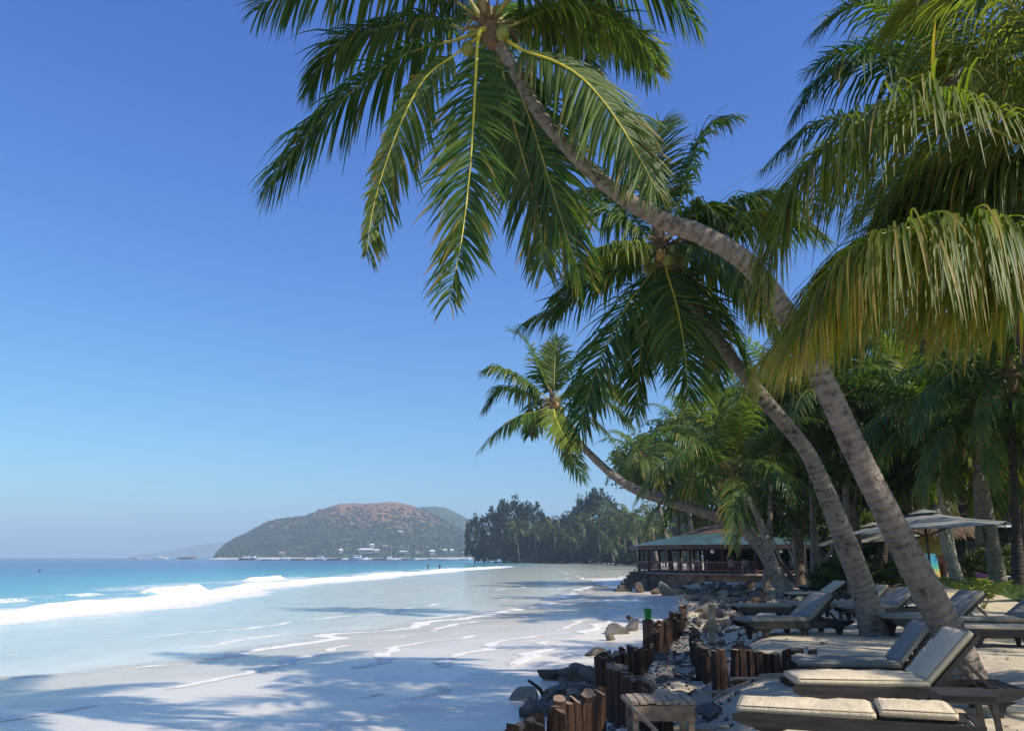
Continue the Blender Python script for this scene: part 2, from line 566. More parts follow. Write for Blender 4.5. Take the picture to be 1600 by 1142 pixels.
# separate whitecaps further out
for (a, b, hgt) in (((230, 929), (310, 921), .50), ((388, 908), (440, 904), .46), ((-120, 946), (40, 938), .2), ((95, 931), (150, 927), .12)):
    A, B = atz(*a, SEA)[:2], atz(*b, SEA)[:2]
    e = B - A; Ln = np.hypot(*e); e = e / Ln; nrm = np.array([-e[1], e[0]])
    u = (sx - A[0]) * e[0] + (sy - A[1]) * e[1]
    v = (sx - A[0]) * nrm[0] + (sy - A[1]) * nrm[1] + (vnoise(u * .5, u * 0, 71) - .5) * .5
    win = sstep(-.6, .6, u) * (1 - sstep(Ln - .6, Ln + .6, u))
    wv = np.where(v > 0, np.exp(-(v / 1.0) ** 2), np.exp(-(v / .6) ** 2))
    z += wv * hgt * win * (.6 + .8 * fbm(u * .8, v * .8, 72))
    foam = np.maximum(foam, win * np.exp(-((v + .3) / 1.6) ** 4) * (1.0 if hgt > .3 else .5))
# foam along the two swash fronts, broken
br1 = .35 + .75 * sstep(.38, .62, fbm(sy * .20, sx * .05, 81)) * sstep(14, 17, sy)
def front(d, w): return np.where(d < 0, np.exp(-(d / (.10 + .06 * w)) ** 2), .62 * np.exp(-(d / (.30 * w + .12)) ** 2) + .40 * np.exp(-d / (1.1 * w + .2)))
foam = np.maximum(foam, br1 * (1 - fary) * front(d1 - .1, .5 + 1.2 * vnoise(sy * .7, sx * .1, 82)))
z += .03 * np.exp(-((d1 - .6) / .9) ** 2) * (1 - fary)
br2 = .25 + .7 * sstep(.42, .62, fbm(sy * .25, sx * .05, 83))
foam = np.maximum(foam, br2 * front(d2 - .08, .35 + .6 * vnoise(sy * .9, sx * .2, 87)) * (1 - fary) * (d1 < .5))
for k, off in enumerate((1.6, 3.8, 6.4)):
    dd = d2 - off - (fbm(sy * .3, sx * .1, 90 + k) - .5) * 1.6
    foam = np.maximum(foam, (d1 < -.3) * .8 * sstep(.46, .6, fbm(sy * .35, sx * .1, 95 + k)) * front(dd, .5) * (1 - fary))
for k, off in enumerate((3.0, 6.5)):
    dd = d1 - off - (fbm(sy * .12, sx * .05, 100 + k) - .5) * 3
    foam = np.maximum(foam, .55 * sstep(.5, .65, fbm(sy * .2, sx * .1, 105 + k)) * np.exp(-(dd / .35) ** 2) * (1 - fary))
# run-up sheet follows the sand, then ends
sheet = (.55 * (1 - sstep(-.4, 1.8, d1)) + .40 * (1 - sstep(-6, -.5, d1))) * (1 - fary)
sheet = np.where(d1 > 1.8, 0, np.minimum(sheet + .05 * (d2 < 1.5) * (d1 < 0), 1))
zs = np.maximum(z, lh + .012)
zz = np.where(d2 > 0, zs, np.minimum(lh - .014, SEA + .1))
zz = zz * (1 - fary) + z * fary
zz = np.where((gd_ := poly_sd(sx, sy, LANDPOLY)) > 2.0, np.minimum(zz, SEA - .3), zz)
# colour of the water: milky over the sand, turquoise past the breaker, blue in the deep
stops = np.array([-40, -18, -6, 2, 10, 28, 65, 150, 500, 3000.])
cols = np.array([(.62, .60, .45), (.59, .59, .46), (.50, .57, .49), (.34, .54, .51), (.13, .39, .41), (.045, .28, .36), (.010, .15, .28), (.006, .085, .22), (.005, .045, .15), (.005, .04, .14)])
dbc = db + (fbm(sx * .03, sy * .015, 111) - .5) * 10 * sstep(0, 20, db)
cc = np.stack([np.interp(dbc, stops, cols[:, k]) for k in range(3)], 1)
sandy = (1 - sstep(0, 7, d1))[:, None] * (1 - fary)[:, None]
cc = cc * (1 - sandy) + np.array([.74, .70, .565]) * sandy
rip = .12 + .9 * sstep(0, 25, db)
sea = mesh_np('sea', np.stack([sx, sy, zz], 1), sF, sea_material(), col=cc, attrs={'foam': foam, 'rip': rip, 'sheet': sheet})
tag(link('sea', sea), 'turquoise sea with a long white breaker rolling onto the sand', 'sea', kind='structure')

# ------------------------------------------------------------------ hills across the bay
def hill(name, prof, Y, depth, mat, label, seed, rough=6.0, nx=260, ny=60, Yback=1.0):
    """ridge whose skyline runs through the given points of the picture at distance Y"""
    q = np.array([at(a, b, Y) for a, b in prof])
    x0, x1 = q[0, 0], q[-1, 0]
    xs = np.linspace(x0, x1, nx)
    top = np.interp(xs, q[:, 0], q[:, 2])
    t = np.linspace(-1, 1, ny)
    X, Tt = np.meshgrid(xs, t)
    shape = np.where(Tt < 0, np.cos(Tt * math.pi / 2) ** .8, np.cos(Tt * math.pi / 2))
    crest = Y + (fbm(X / 260, Tt * 0, seed) - .5) * depth * .3
    Yy = crest + Tt * depth
    X0 = X
    X = X * Yy / Y
    nz = (fbm(X0 / 70, Yy / 90, seed + 1, 5) - .5)
    gully = np.abs(fbm(X0 / 55 + Yy / 300, Yy / 400, seed + 9, 3) - .5)
    Z = SEA - .6 + (top[None, :] - SEA) * shape * (1 + nz * .55 * (1 - shape) - (.16 - gully) * .9 * shape * (1 - shape)) + nz * rough * shape * .35
    V = np.stack([X.ravel(), Yy.ravel(), Z.ravel()], 1)
    i = np.arange(ny - 1)[:, None] * nx; j = np.arange(nx - 1)[None, :]
    F = np.stack([i + j, i + j + 1, i + nx + j + 1, i + nx + j], -1).reshape(-1, 4)
    me = mesh_np(name, V, F, mat)
    tag(link(name, me), label, 'hill', kind='structure')
    return lambda x, tt: (np.interp(x, xs, top), crest)[0], V.reshape(ny, nx, 3)


def hill_material(name, soil):
    t = NT(name)
    geo = t.n('ShaderNodeNewGeometry')
    n1 = t.noise(.006, 5, .6, vec=geo.outputs['Position'])
    n2 = t.noise(.05, 6, .7, vec=geo.outputs['Position'])
    green = t.ramp(n2, [(.3, (.055, .080, .032)), (.7, (.10, .125, .052))])
    red = t.ramp(n2, [(.3, (.15, .085, .05)), (.5, (.30, .15, .09)), (.72, (.38, .24, .16))])
    sep = t.n('ShaderNodeSeparateXYZ'); t.l(geo.outputs['Position'], sep.inputs[0])
    hz = t.math('MULTIPLY', t.math('SUBTRACT', sep.outputs['Z'], 35), 1 / 110.)
    m = t.math('ADD', n1, hz)
    m = t.math('ADD', m, t.math('MULTIPLY', t.math('SUBTRACT', n2, .5), .5))
    fac = t.ramp(m, [(.58 if soil else 2.0, 0.), (.85 if soil else 3.0, .9)]) if soil else 0.0
    col = t.mix(fac, green, red)
    return t.done(t.pbr(col, .95, t.bump(n2, .8, 12), .1))


HP = [(333, 869), (342, 861), (352, 852), (366, 843), (385, 835), (400, 826), (420, 815), (440, 811), (456, 809), (480, 806), (500, 797), (515, 792), (532, 788), (552, 787), (570, 788), (590, 787),
      (606, 785), (622, 786), (640, 790), (656, 796), (672, 803), (690, 812), (712, 824), (735, 838), (770, 858), (800, 868)]
_, HV = hill('hill', HP, 1750, 420, hill_material('hill_scrub', True), 'reddish brown and green rounded hill across the bay', 131)
HP2 = [(600, 868), (630, 805), (645, 796), (660, 793), (680, 792), (697, 794), (715, 803), (730, 812), (748, 826), (775, 845), (810, 860), (850, 868)]
_, HV2 = hill('hill', HP2, 2250, 380, hill_material('hill_forest', False), 'green hill behind the right end of the reddish hill', 151)
HP3 = [(200, 869), (235, 864), (270, 859), (300, 853), (330, 848), (360, 846), (400, 846), (440, 850), (470, 860), (500, 869)]
hill('hill', HP3, 6200, 700, hill_material('hill_far', False), 'faint blue hazy ridge low on the horizon', 161, rough=10, nx=80, ny=20)

# ------------------------------------------------------------------ palms
def frond_np(ctrl, n=80, L=.85, W=.036, hang=.9, seed=0, brown=.12, yellow=.2, start=.16, segs=4, fold=True, rib=.022, roll=0.0, side_bias=0.0, base_green=None, S0=None, gaps=.04, Lk=1.0, bk=1.0, nk=1.0, Wk=1.0, yk=1.0):
    """leaflets + midrib of one coconut frond along a 3-D rachis"""
    L, brown, n, W, yellow = L * Lk, brown * bk, int(n * nk), W * Wk, yellow * yk
    r = np.random.default_rng(seed)
    P = spline(ctrl, 48)
    Ls = np.r_[0, np.cumsum(np.linalg.norm(np.diff(P, axis=0), axis=1))]
    tot = Ls[-1]
    Tn = np.gradient(P, axis=0); Tn /= np.linalg.norm(Tn, axis=1)[:, None]
    if S0 is None:
        h = P[-1] - P[0]; h[2] = 0
        if np.hypot(*h[:2]) < .15 * tot: h = Tn[0] * [1, 1, 0]
        h /= np.linalg.norm(h) + 1e-9
        S0 = np.array([h[1], -h[0], 0])
    u0 = np.linspace(0, 1, n)
    side = np.repeat([1., -1.], n)
    u = np.concatenate([u0, u0]) + r.normal(0, .25 / n, 2 * n)
    u = np.clip(u, 0, 1)
    keep = r.random(2 * n) > gaps
    side, u = side[keep], u[keep]
    k = len(u)
    s = (start + (1 - start) * u) * tot
    B = np.stack([np.interp(s, Ls, P[:, j]) for j in range(3)], 1)
    T = np.stack([np.interp(s, Ls, Tn[:, j]) for j in range(3)], 1); T /= np.linalg.norm(T, axis=1)[:, None]
    S = S0[None] - T * (T @ S0)[:, None]; S /= np.linalg.norm(S, axis=1)[:, None]
    N = np.cross(S, T)
    if roll:
        S, N = S * math.cos(roll) + N * math.sin(roll), N * math.cos(roll) - S * math.sin(roll)
    a = R(18) + R(42) * u ** .8 + r.normal(0, R(6), k) + (vnoise(u * 9 + seed, side * 3.7, seed) - .5) * R(24)
    lift = .22 + r.normal(0, .10, k)
    D = (side[:, None] * S) * np.cos(a)[:, None] + T * np.sin(a)[:, None] + N * lift[:, None]
    D /= np.linalg.norm(D, axis=1)[:, None]
    ll = L * np.minimum(1, .45 + u * 2.6) * (1 - .62 * u ** 3.2) * (1 + r.normal(0, .10, k)) * (1 - .5 * (r.random(k) < .07))
    ll = ll * np.where(side < 0, 1 - side_bias, 1.0)
    hg = hang * (1 + r.normal(0, .30, k)) * (.75 + .5 * (1 - u)) * (.7 + .7 * vnoise(u * 7 + 3.1 * seed, side * 5.3, seed + 5))
    wp = np.array([.55, 1.0, .92, .66, .08]) if segs == 4 else (np.array([.6, 1, .7, .08]) if segs == 3 else np.array([.7, 1.0, .1]))
    pts = [B]
    dirs = []
    tw = r.normal(0, .12, k)
    for q in range(segs):
        f = (q + .5) / segs
        dd = D + np.array([0, 0, -1.]) * (hg * 2.2 * f ** 1.2)[:, None] + S * (tw * f)[:, None]
        dd /= np.linalg.norm(dd, axis=1)[:, None]
        dirs.append(dd)
        pts.append(pts[-1] + dd * (ll / segs)[:, None])
    dirs.append(dirs[-1])
    ww = W * (1 - .55 * u ** 4) * (1 + r.normal(0, .1, k))
    V = []
    for q in range(segs + 1):
        d = dirs[q]
        td = np.abs((T * d).sum(1))[:, None]
        w1 = T - d * (T * d).sum(1)[:, None]
        w2 = -np.cross(d, N) * side[:, None]
        w = w1 * (1 - td) + w2 * td
        w /= np.linalg.norm(w, axis=1)[:, None] + 1e-9
        hw = (ww * wp[q] * .5)[:, None]
        if fold:
            nn = np.cross(w, d) * side[:, None]
            nn *= np.sign((nn * N).sum(1) + 1e-6)[:, None]
            V += [pts[q] - w * hw, pts[q] - nn * hw * .45, pts[q] + w * hw]
        else:
            V += [pts[q] - w * hw, pts[q] + w * hw]
    m = 3 if fold else 2
    V = np.stack(V, 1)                                   # k, m*(segs+1), 3
    nv = m * (segs + 1)
    base = np.arange(k)[:, None] * nv
    F = []
    for q in range(segs):
        for e in range(m - 1):
            F.append(np.stack([base[:, 0] + q * m + e, base[:, 0] + q * m + e + 1, base[:, 0] + (q + 1) * m + e + 1, base[:, 0] + (q + 1) * m + e], 1))
    F = np.concatenate(F)
    g = np.array(base_green if base_green is not None else (.034, .090, .021))
    vy = np.clip(r.normal(yellow, .16, k), 0, 1)[:, None]
    col = g * (1 - vy) + (np.array([.19, .235, .034]) if base_green is None else np.array([.23, .235, .032])) * vy
    col *= (1 + r.normal(0, .16, k))[:, None]
    # some leaflets brown at the tip, more towards the frond's end
    bt = (r.random(k) < brown * (.6 + 1.6 * u ** 2)).astype(float) * r.uniform(.3, 1, k)
    CC = []
    for q in range(segs + 1):
        f = np.clip((q / segs - (1 - bt * .85)) / .3, 0, 1)[:, None] * (bt > 0)[:, None]
        c = col * (1 - f) + np.array([.30, .205, .045]) * f
        CC += [c] * m
    C = np.stack(CC, 1)
    rV, rF = tube(P, np.interp(np.linspace(0, 1, 48), [0, .12, .5, 1], [rib * 1.9, rib, rib * .6, rib * .15]), 6)
    return V.reshape(-1, 3), F, np.clip(C.reshape(-1, 3), .003, .9), rV, rF


def add_frond(parent, origin, ctrl, mat='frond', ribmat='midrib', **kw):
    V, F, C, rV, rF = frond_np(np.asarray(ctrl, float) - origin, **kw)
    f = link('frond', mesh_np('frond', V, F, M[mat], col=C, smooth=False), parent)
    link('midrib', mesh_np('midrib', rV, rF, M[ribmat]), f)
    return f


def trunk_np(path, rad, n=18, step=.045, seed=0, ring=.11):
    P = np.asarray(path, float)
    q = np.column_stack([P, rad])
    L = np.linalg.norm(np.diff(P, axis=0), axis=1).sum()
    k = max(20, min(420, int(L / step)))
    S = spline(q, k)
    tl = np.linspace(0, L, k)
    saw = ((tl / ring + .8 * vnoise(tl * 1.5, tl * 0, seed)) % 1.0)
    rr = S[:, 3] * (1 + .05 * (saw - .5)) * (1 + .06 * (vnoise(tl * 1.3, tl * 0, seed + 4) - .5))
    V, F = tube(S[:, :3], rr, n)
    cen = np.repeat(np.vstack([S[:1, :3], S[:, :3], S[-1:, :3]]), n, 0)
    a = np.tile(np.arange(n), k + 2)
    t2 = np.repeat(np.r_[0, tl, L], n)
    b = 1 + .07 * (vnoise(a * 1.3 + seed, t2 * 4, seed + 2) - .5) + .05 * (vnoise(a * 3.1, t2 * 14, seed + 3) - .5)
    V = cen + (V - cen) * b[:, None]
    return V, F, t2


def add_trunk(parent, origin, path, rad, mat='trunk', n=18, step=.045, seed=0, name='trunk'):
    V, F, tl = trunk_np(np.asarray(path, float) - origin, rad, n, step, seed)
    return link(name, mesh_np(name, V, F, M[mat], attrs={'tl': tl}), parent)


def crown_heart(parent, c, axis, size=1.0, nuts=7, seed=0, nutmat='coconut', stub=True):
    """fibre sheath, dead leaf bases, flower stalks and nuts at the top of the stem"""
    r = np.random.default_rng(seed)
    axis = np.array(axis, float); axis /= np.linalg.norm(axis)
    path = [c - axis * .35 * size, c - axis * .05 * size, c + axis * .3 * size, c + axis * .75 * size]
    V, F, tl = trunk_np(path, np.array([.11, .15, .12, .03]) * size, 12, .05, seed, .05)
    link('crown_sheath', mesh_np('crown_sheath', V, F, M['fibre'], attrs={'tl': tl}), parent)
    if stub:
        b = MB()
        for i in range(26):
            az = r.uniform(0, 6.28); e = r.uniform(-.7, .9)
            d = np.array([math.cos(az) * math.cos(e), math.sin(az) * math.cos(e), math.sin(e)])
            p0 = c + d * .12 * size; ln = r.uniform(.2, .6) * size
            p1 = p0 + d * ln * .6 + [0, 0, -.02]; p2 = p1 + d * ln * .4 + [0, 0, -r.uniform(.05, .25) * size]
            b.tube(spline([p0, p1, p2], 6), np.array([.030, .026, .02, .016, .01, .004]) * size, 5)
        b.build('dry_flower_stalks', M['fibre'], parent, True)
    for i in range(nuts):
        az = r.uniform(0, 6.28)
        d = np.array([math.cos(az) * .34, math.sin(az) * .34, r.uniform(-.42, -.12)]) * size
        bm = bmesh.new()
        bmesh.ops.create_icosphere(bm, subdivisions=2, radius=1)
        rr = r.uniform(.085, .12) * size
        for v in bm.verts:
            v.co = Vector((v.co.x * rr, v.co.y * rr, v.co.z * rr * 1.25))
        me = bpy.data.meshes.new('coconut'); bm.to_mesh(me); bm.free()
        for p in me.polygons: p.use_smooth = True
        me.materials.append(M[nutmat if r.random() < .7 else 'coconut_brown'])
        link('coconut', me, parent, tuple(c + d))


def pixpath(pts):
    return [at(*p) for p in pts]


def hero_palm(label, trunk_px, trunk_rad, fronds, crownY, cpx, group='coconut palms leaning over the beach', tmat='trunk', defaults=None, nuts=7, sz=1.0, flare=None, extra_up=None, base_drop=.3, step=.045, n_sides=18):
    P = pixpath(trunk_px)
    base = np.array(P[0])
    base[2] = min(base[2], h1(base[0], base[1])) - base_drop
    P[0] = base
    root = empty('coconut_palm', tuple(base))
    tag(root, label, 'palm tree', group)
    add_trunk(root, base, P, trunk_rad, tmat, n=n_sides, step=step, seed=len(fronds) + int(cpx[0]))
    c = at(*cpx, crownY)
    ax = np.array(P[-1]) - np.array(P[-2])
    crown_heart(root, c - base, ax * [.6, .6, 1] + [0, 0, .2 * np.linalg.norm(ax)], sz, nuts, int(cpx[0]))
    for i, f in enumerate(fronds):
        pts, dY, kw = f
        k = dict(defaults or {}); k.update(kw)
        k.setdefault('seed', int(cpx[0]) * 10 + i)
        m = len(pts)
        # depth grows along the frond
        w = np.linspace(0, 1, m + 1)[1:]
        ctrl = [c + (np.array(at(*pts[0], crownY)) - c) * .15] + [at(*p, crownY + dY * x) for p, x in zip(pts, w)]
        rm = k.pop('ribmat', 'midrib'); mt = k.pop('mat', 'frond')
        add_frond(root, base, ctrl, mt, rm, **k)
    for i, (az, el, ln, hg) in enumerate(extra_up or []):
        ctrl = curve_frond(az, el, ln)
        k = dict(defaults or {}); k.update(hang=hg, seed=int(cpx[0]) * 13 + i)
        k.pop('ribmat', None)
        add_frond(root, base, np.array(ctrl) + c, 'frond', **k)
    return root


def curve_frond(az, el, ln, bend=1.25, m=7):
    """rachis of a free-growing frond: starts at elevation el and arches over"""
    p = np.zeros(3); out = [p.copy()]
    e = el
    for i in range(m):
        d = np.array([math.cos(az) * math.cos(e), math.sin(az) * math.cos(e), math.sin(e)])
        p = p + d * ln / m
        out.append(p.copy())
        e -= bend / m * (.6 + .9 * i / m) * max(.25, math.cos(e) + .25)
        e = max(e, -1.5)
    return out


# --- the big palm that leans out over the frame
A_T = [(1512, 1062, 11.6), (1490, 1010, 11.5), (1452, 930, 11.4), (1410, 850, 11.3), (1370, 770, 11.2), (1330, 690, 11.1), (1285, 592, 11.0), (1240, 510, 11.0), (1200, 450, 11.0), (1160, 405, 11.0),
       (1100, 369, 11.0), (1030, 342, 11.0), (960, 298, 11.0), (905, 250, 11.0), (845, 180, 11.0), (805, 112, 11.0), (775, 60, 11.0)]
A_R = [0.38, 0.239, 0.198, 0.184, 0.172, 0.164, 0.158, 0.153, 0.147, 0.145, 0.138, 0.124, 0.11, 0.103, 0.097, 0.09, 0.087]
A_F = [
    ([(748, 55), (742, 150), (735, 260), (722, 370), (702, 470)], -1.6, dict(L=.74, hang=.45, ribmat='midrib_yellow', rib=.026, brown=.3, n=95, yellow=.25)),
    ([(712, 85), (668, 118), (634, 175), (602, 258), (582, 330), (573, 395)], -.5, dict(L=.66, hang=.75, side_bias=.55, S0=np.array([.88, .30, -.38]), ribmat='midrib_yellow', brown=.6, yellow=.35, n=85, rib=.017)),
    ([(715, 62), (640, 82), (565, 130), (495, 195), (448, 250), (420, 292)], .0, dict(L=.98, hang=1.35, n=95, yellow=.12)),
    ([(722, 45), (668, 29), (605, 42), (540, 62), (505, 95), (484, 140)], .7, dict(L=.80, hang=1.2, n=85, brown=.15)),
    ([(730, 15), (660, -28), (580, -44), (500, -35), (440, -10), (405, 15)], .5, dict(L=.95, hang=1.4, n=90)),
    ([(800, 40), (860, 14), (920, 18), (980, 45), (1028, 92)], .6, dict(L=.75, hang=1.25, n=85, yellow=.5, brown=.15)),
    ([(790, 8), (850, -42), (930, -62), (1010, -40), (1055, -5), (1086, 35)], -.3, dict(L=.92, hang=1.3, n=90, yellow=.2)),
    ([(815, 78), (868, 97), (912, 125), (955, 175), (990, 230), (1025, 295)], -.9, dict(L=.82, hang=.6, S0=np.array([.58, .25, .77]), n=95, yellow=.4, ribmat='midrib_yellow', rib=.024, brown=.2)),
    ([(798, 110), (830, 190), (858, 280), (880, 350), (905, 430)], .9, dict(L=.95, hang=.4, n=90, yellow=.12, brown=.35)),
    ([(785, 110), (805, 200), (830, 290), (845, 360), (850, 420)], 1.6, dict(L=.9, hang=.5, n=85, yellow=.1, brown=.2)),
    ([(770, 90), (790, 170), (805, 240), (812, 300)], 1.9, dict(L=.8, hang=.6, n=75, yellow=.15)),
    ([(800, 20), (850, 25), (900, 62), (930, 110)], 2.0, dict(L=.7, hang=1.0, n=70, yellow=.3)),
    ([(735, 0), (700, -120), (640, -230), (560, -290)], -.4, dict(L=.85, hang=.7)),
    ([(760, -10), (770, -140), (800, -260), (850, -330)], .3, dict(L=.85, hang=.6)),
    ([(750, -10), (730, -150), (740, -280), (760, -380)], 1.0, dict(L=.8, hang=.4)),
]
hero_palm('tall coconut palm with an S shaped bare trunk leaning left over the water', A_T, A_R, A_F, 11.0, (765, 45), defaults=dict(n=120, W=.047, Lk=1.28, bk=.55, nk=1.35), nuts=5, sz=.95,
          extra_up=[(R(200), .9, 4.2, .6), (R(250), 1.0, 4.2, .6), (R(320), .8, 4.2, .7), (R(40), .7, 4.2, .8), (R(90), .9, 4.2, .7)], n_sides=28, step=.03)

# --- the palm behind it
B_T = [(1372, 992, 18.2), (1352, 930, 18.1), (1325, 858, 18.0), (1294, 778, 17.9), (1262, 708, 17.8), (1218, 652, 17.7), (1180, 606, 17.6), (1140, 556, 17.5), (1100, 502, 17.5), (1065, 445, 17.5), (1040, 395, 17.5)]
B_R = [.34, .265, .24, .20, .168, .155, .145, .14, .13, .12, .11]
B_F = [
    ([(1020, 330), (1002, 270), (984, 210), (962, 170), (938, 150)], 1.0, dict(hang=.15, L=.95, yellow=.25)),
    ([(1030, 320), (1025, 250), (1030, 200), (1055, 195)], 1.6, dict(hang=.3, L=.8, yellow=.3)),
    ([(1058, 330), (1072, 275), (1090, 225), (1115, 192), (1152, 184)], .4, dict(hang=.9, L=.75, yellow=.15)),
    ([(1055, 360), (1080, 335), (1100, 322), (1135, 350)], -1.0, dict(hang=.9, L=.8)),
    ([(1070, 370), (1115, 330), (1165, 308), (1215, 305), (1255, 330)], -.4, dict(hang=1.2, L=.9, yellow=.15)),
    ([(1085, 375), (1130, 350), (1180, 335), (1230, 370)], .9, dict(hang=1.2, L=.9)),
    ([(1005, 365), (960, 335), (915, 325), (880, 340), (855, 380)], .9, dict(hang=1.1, L=.9, yellow=.2)),
    ([(1010, 370), (985, 330), (950, 300), (905, 300)], 1.7, dict(hang=1.0, L=.85, yellow=.3)),
    ([(1012, 386), (980, 382), (945, 387), (925, 420)], -1.0, dict(hang=.9, L=.75, yellow=.6, brown=.2)),
    ([(1005, 412), (960, 425), (915, 450), (870, 480), (815, 508)], .2, dict(hang=1.2, L=.85, yellow=.12, n=90)),
    ([(1015, 430), (985, 470), (955, 525), (928, 590), (900, 690)], -1.0, dict(hang=.7, L=1.0, yellow=.12, n=90, S0=np.array([-.8, .6, 0]))),
    ([(1022, 430), (1008, 490), (1000, 560), (993, 650)], .8, dict(hang=.35, L=.85, yellow=.08)),
    ([(1042, 425), (1058, 480), (1070, 550), (1076, 625)], -1.4, dict(hang=.4, L=1.0, yellow=.22, ribmat='midrib_yellow', n=90)),
    ([(1060, 415), (1100, 450), (1135, 500), (1160, 560), (1170, 610)], -.6, dict(hang=.7, L=.95, yellow=.2, n=90)),
    ([(1075, 405), (1115, 408), (1155, 430), (1190, 470), (1210, 520)], -.2, dict(hang=.9, L=.9, yellow=.3)),
    ([(1060, 420), (1085, 470), (1110, 530), (1120, 600)], 1.2, dict(hang=.5, L=.9, yellow=.1)),
    ([(1000, 400), (940, 400), (890, 430)], 1.8, dict(hang=1.1, L=.8)),
    ([(1030, 430), (1040, 500), (1035, 570)], 1.5, dict(hang=.5, L=.85, yellow=.1)),
]
hero_palm('leafy coconut palm whose slim trunk rises between the loungers behind the tallest one', B_T, B_R, B_F, 17.5, (1035, 388), defaults=dict(n=105, W=.060, segs=3, Lk=1.28, bk=.7, yk=1.3), nuts=10, sz=1.2,
          extra_up=[(R(80), .5, 3.6, 1.0), (R(140), .2, 3.6, 1.1), (R(30), .1, 3.8, 1.1), (R(300), -.2, 3.6, 1.0), (R(350), .5, 3.8, 1.0)])

# --- the palm reaching out from beside the restaurant
C_T = [(1236, 934, 36), (1215, 900, 36.5), (1190, 858, 37), (1160, 826, 37.5), (1110, 803, 38), (1050, 785, 38.5), (1000, 768, 39), (965, 748, 39.5), (935, 722, 40), (908, 694, 40), (885, 660, 40), (868, 632, 40)]
C_R = [0.384, 0.31, 0.285, 0.273, 0.26, 0.236, 0.217, 0.198, 0.18, 0.161, 0.143, 0.124]
C_F = [
    ([(850, 590), (835, 560), (818, 530), (795, 515)], .5, dict(hang=.3, L=.95)),
    ([(866, 590), (868, 555), (872, 530)], 1.0, dict(hang=.25, L=.9, yellow=.5)),
    ([(880, 590), (900, 560), (925, 540), (940, 545)], .4, dict(hang=.8, L=.8, yellow=.4)),
    ([(890, 605), (915, 585), (945, 578), (965, 600)], 0, dict(hang=1.0, L=.9)),
    ([(840, 610), (805, 585), (775, 573), (753, 580)], -.5, dict(hang=1.0, L=.9, yellow=.35)),
    ([(845, 622), (810, 608), (778, 608), (757, 640)], .8, dict(hang=1.1, L=1.0)),
    ([(842, 642), (810, 650), (778, 672), (750, 702)], -.6, dict(hang=1.2, L=1.0, yellow=.3)),
    ([(866, 645), (872, 662), (882, 682), (892, 700)], -2.5, dict(hang=.4, L=.95, yellow=.9, ribmat='midrib_yellow')),
    ([(875, 665), (885, 695), (898, 725), (908, 748)], 1.5, dict(hang=.5, L=.95)),
    ([(895, 645), (925, 655), (950, 678), (970, 712)], -.6, dict(hang=1.0, L=.85, yellow=.6)),
    ([(892, 630), (930, 622), (965, 640), (988, 668)], .8, dict(hang=1.1, L=1.0)),
    ([(885, 615), (920, 600), (955, 605), (978, 630)], 2.0, dict(hang=1.1, L=.95, yellow=.4)),
    ([(850, 640), (835, 660), (828, 680)], 2.5, dict(hang=.7, L=.9)),
    ([(860, 600), (850, 570), (860, 545)], 2.0, dict(hang=.3, L=.9, yellow=.4)),
]
hero_palm('coconut palm with a low bowed trunk reaching left across the restaurant roof', C_T, C_R, C_F, 40.0, (866, 630), defaults=dict(n=64, W=.10, segs=3, fold=False, rib=.035, Lk=1.4), nuts=6, sz=1.1, step=.09, n_sides=14,
          extra_up=[(R(20), .7, 4.2, .7), (R(110), .4, 4.2, .9), (R(340), .4, 4.2, .8)])

# --- the near palm on the right whose fronds hang into the picture
D_T = [(1722, 1110, 5.6), (1716, 860, 5.5), (1708, 620, 5.4), (1698, 420, 5.3), (1690, 320, 5.2)]
D_R = [0.208, 0.152, 0.136, 0.128, 0.112]
D_F = [
    ([(1655, 255), (1600, 226), (1520, 188), (1440, 170), (1370, 180), (1300, 218), (1246, 285), (1216, 360), (1200, 440)], -.25, dict(L=.95, hang=1.3, n=120, yellow=.45, brown=.22, W=.030, rib=.016)),
    ([(1655, 335), (1600, 355), (1500, 352), (1410, 358), (1345, 382), (1290, 440), (1252, 520)], -.7, dict(L=.92, hang=1.5, n=120, yellow=.42, brown=.5, W=.030, rib=.016)),
    ([(1650, 245), (1600, 165), (1550, 112), (1495, 100), (1445, 140)], .5, dict(L=.75, hang=.8, n=100, yellow=.65, brown=.1, W=.030, rib=.014)),
    ([(1660, 220), (1640, 110), (1600, 30), (1540, -20), (1460, -20), (1400, 30)], .3, dict(L=.8, hang=.8, n=110, yellow=.7, brown=.1, W=.030, rib=.014)),
    ([(1660, 350), (1625, 400), (1570, 430), (1500, 445), (1440, 480)], .5, dict(L=.75, hang=1.4, n=90, yellow=.45, brown=.5, W=.030, rib=.014)),
    ([(1660, 270), (1600, 262), (1520, 262), (1440, 290), (1370, 350)], .7, dict(L=.85, hang=1.3, n=110, yellow=.35, brown=.25, W=.030, rib=.014)),
    ([(1655, 345), (1585, 375), (1490, 385), (1390, 405), (1310, 455), (1240, 510), (1195, 560)], -.1, dict(L=.8, hang=1.6, n=110, yellow=.45, brown=.6, W=.028, rib=.014)),
    ([(1660, 200), (1650, 60), (1665, -60), (1640, -160)], -.2, dict(L=.8, hang=.6, n=90, yellow=.6, W=.030)),
]
hero_palm('low coconut palm at the right edge with yellowing fronds hanging like a curtain', D_T, D_R, D_F, 5.2, (1690, 300), defaults=dict(n=100, Lk=1.12, bk=.75, nk=1.9, Wk=.64, yk=1.0, base_green=(.042, .094, .020)), nuts=5, sz=.9,
          extra_up=[(R(75), .5, 3.0, 1.0), (R(100), .8, 2.6, .8), (R(150), .2, 2.1, 1.3), (R(120), .3, 2.3, 1.2)])

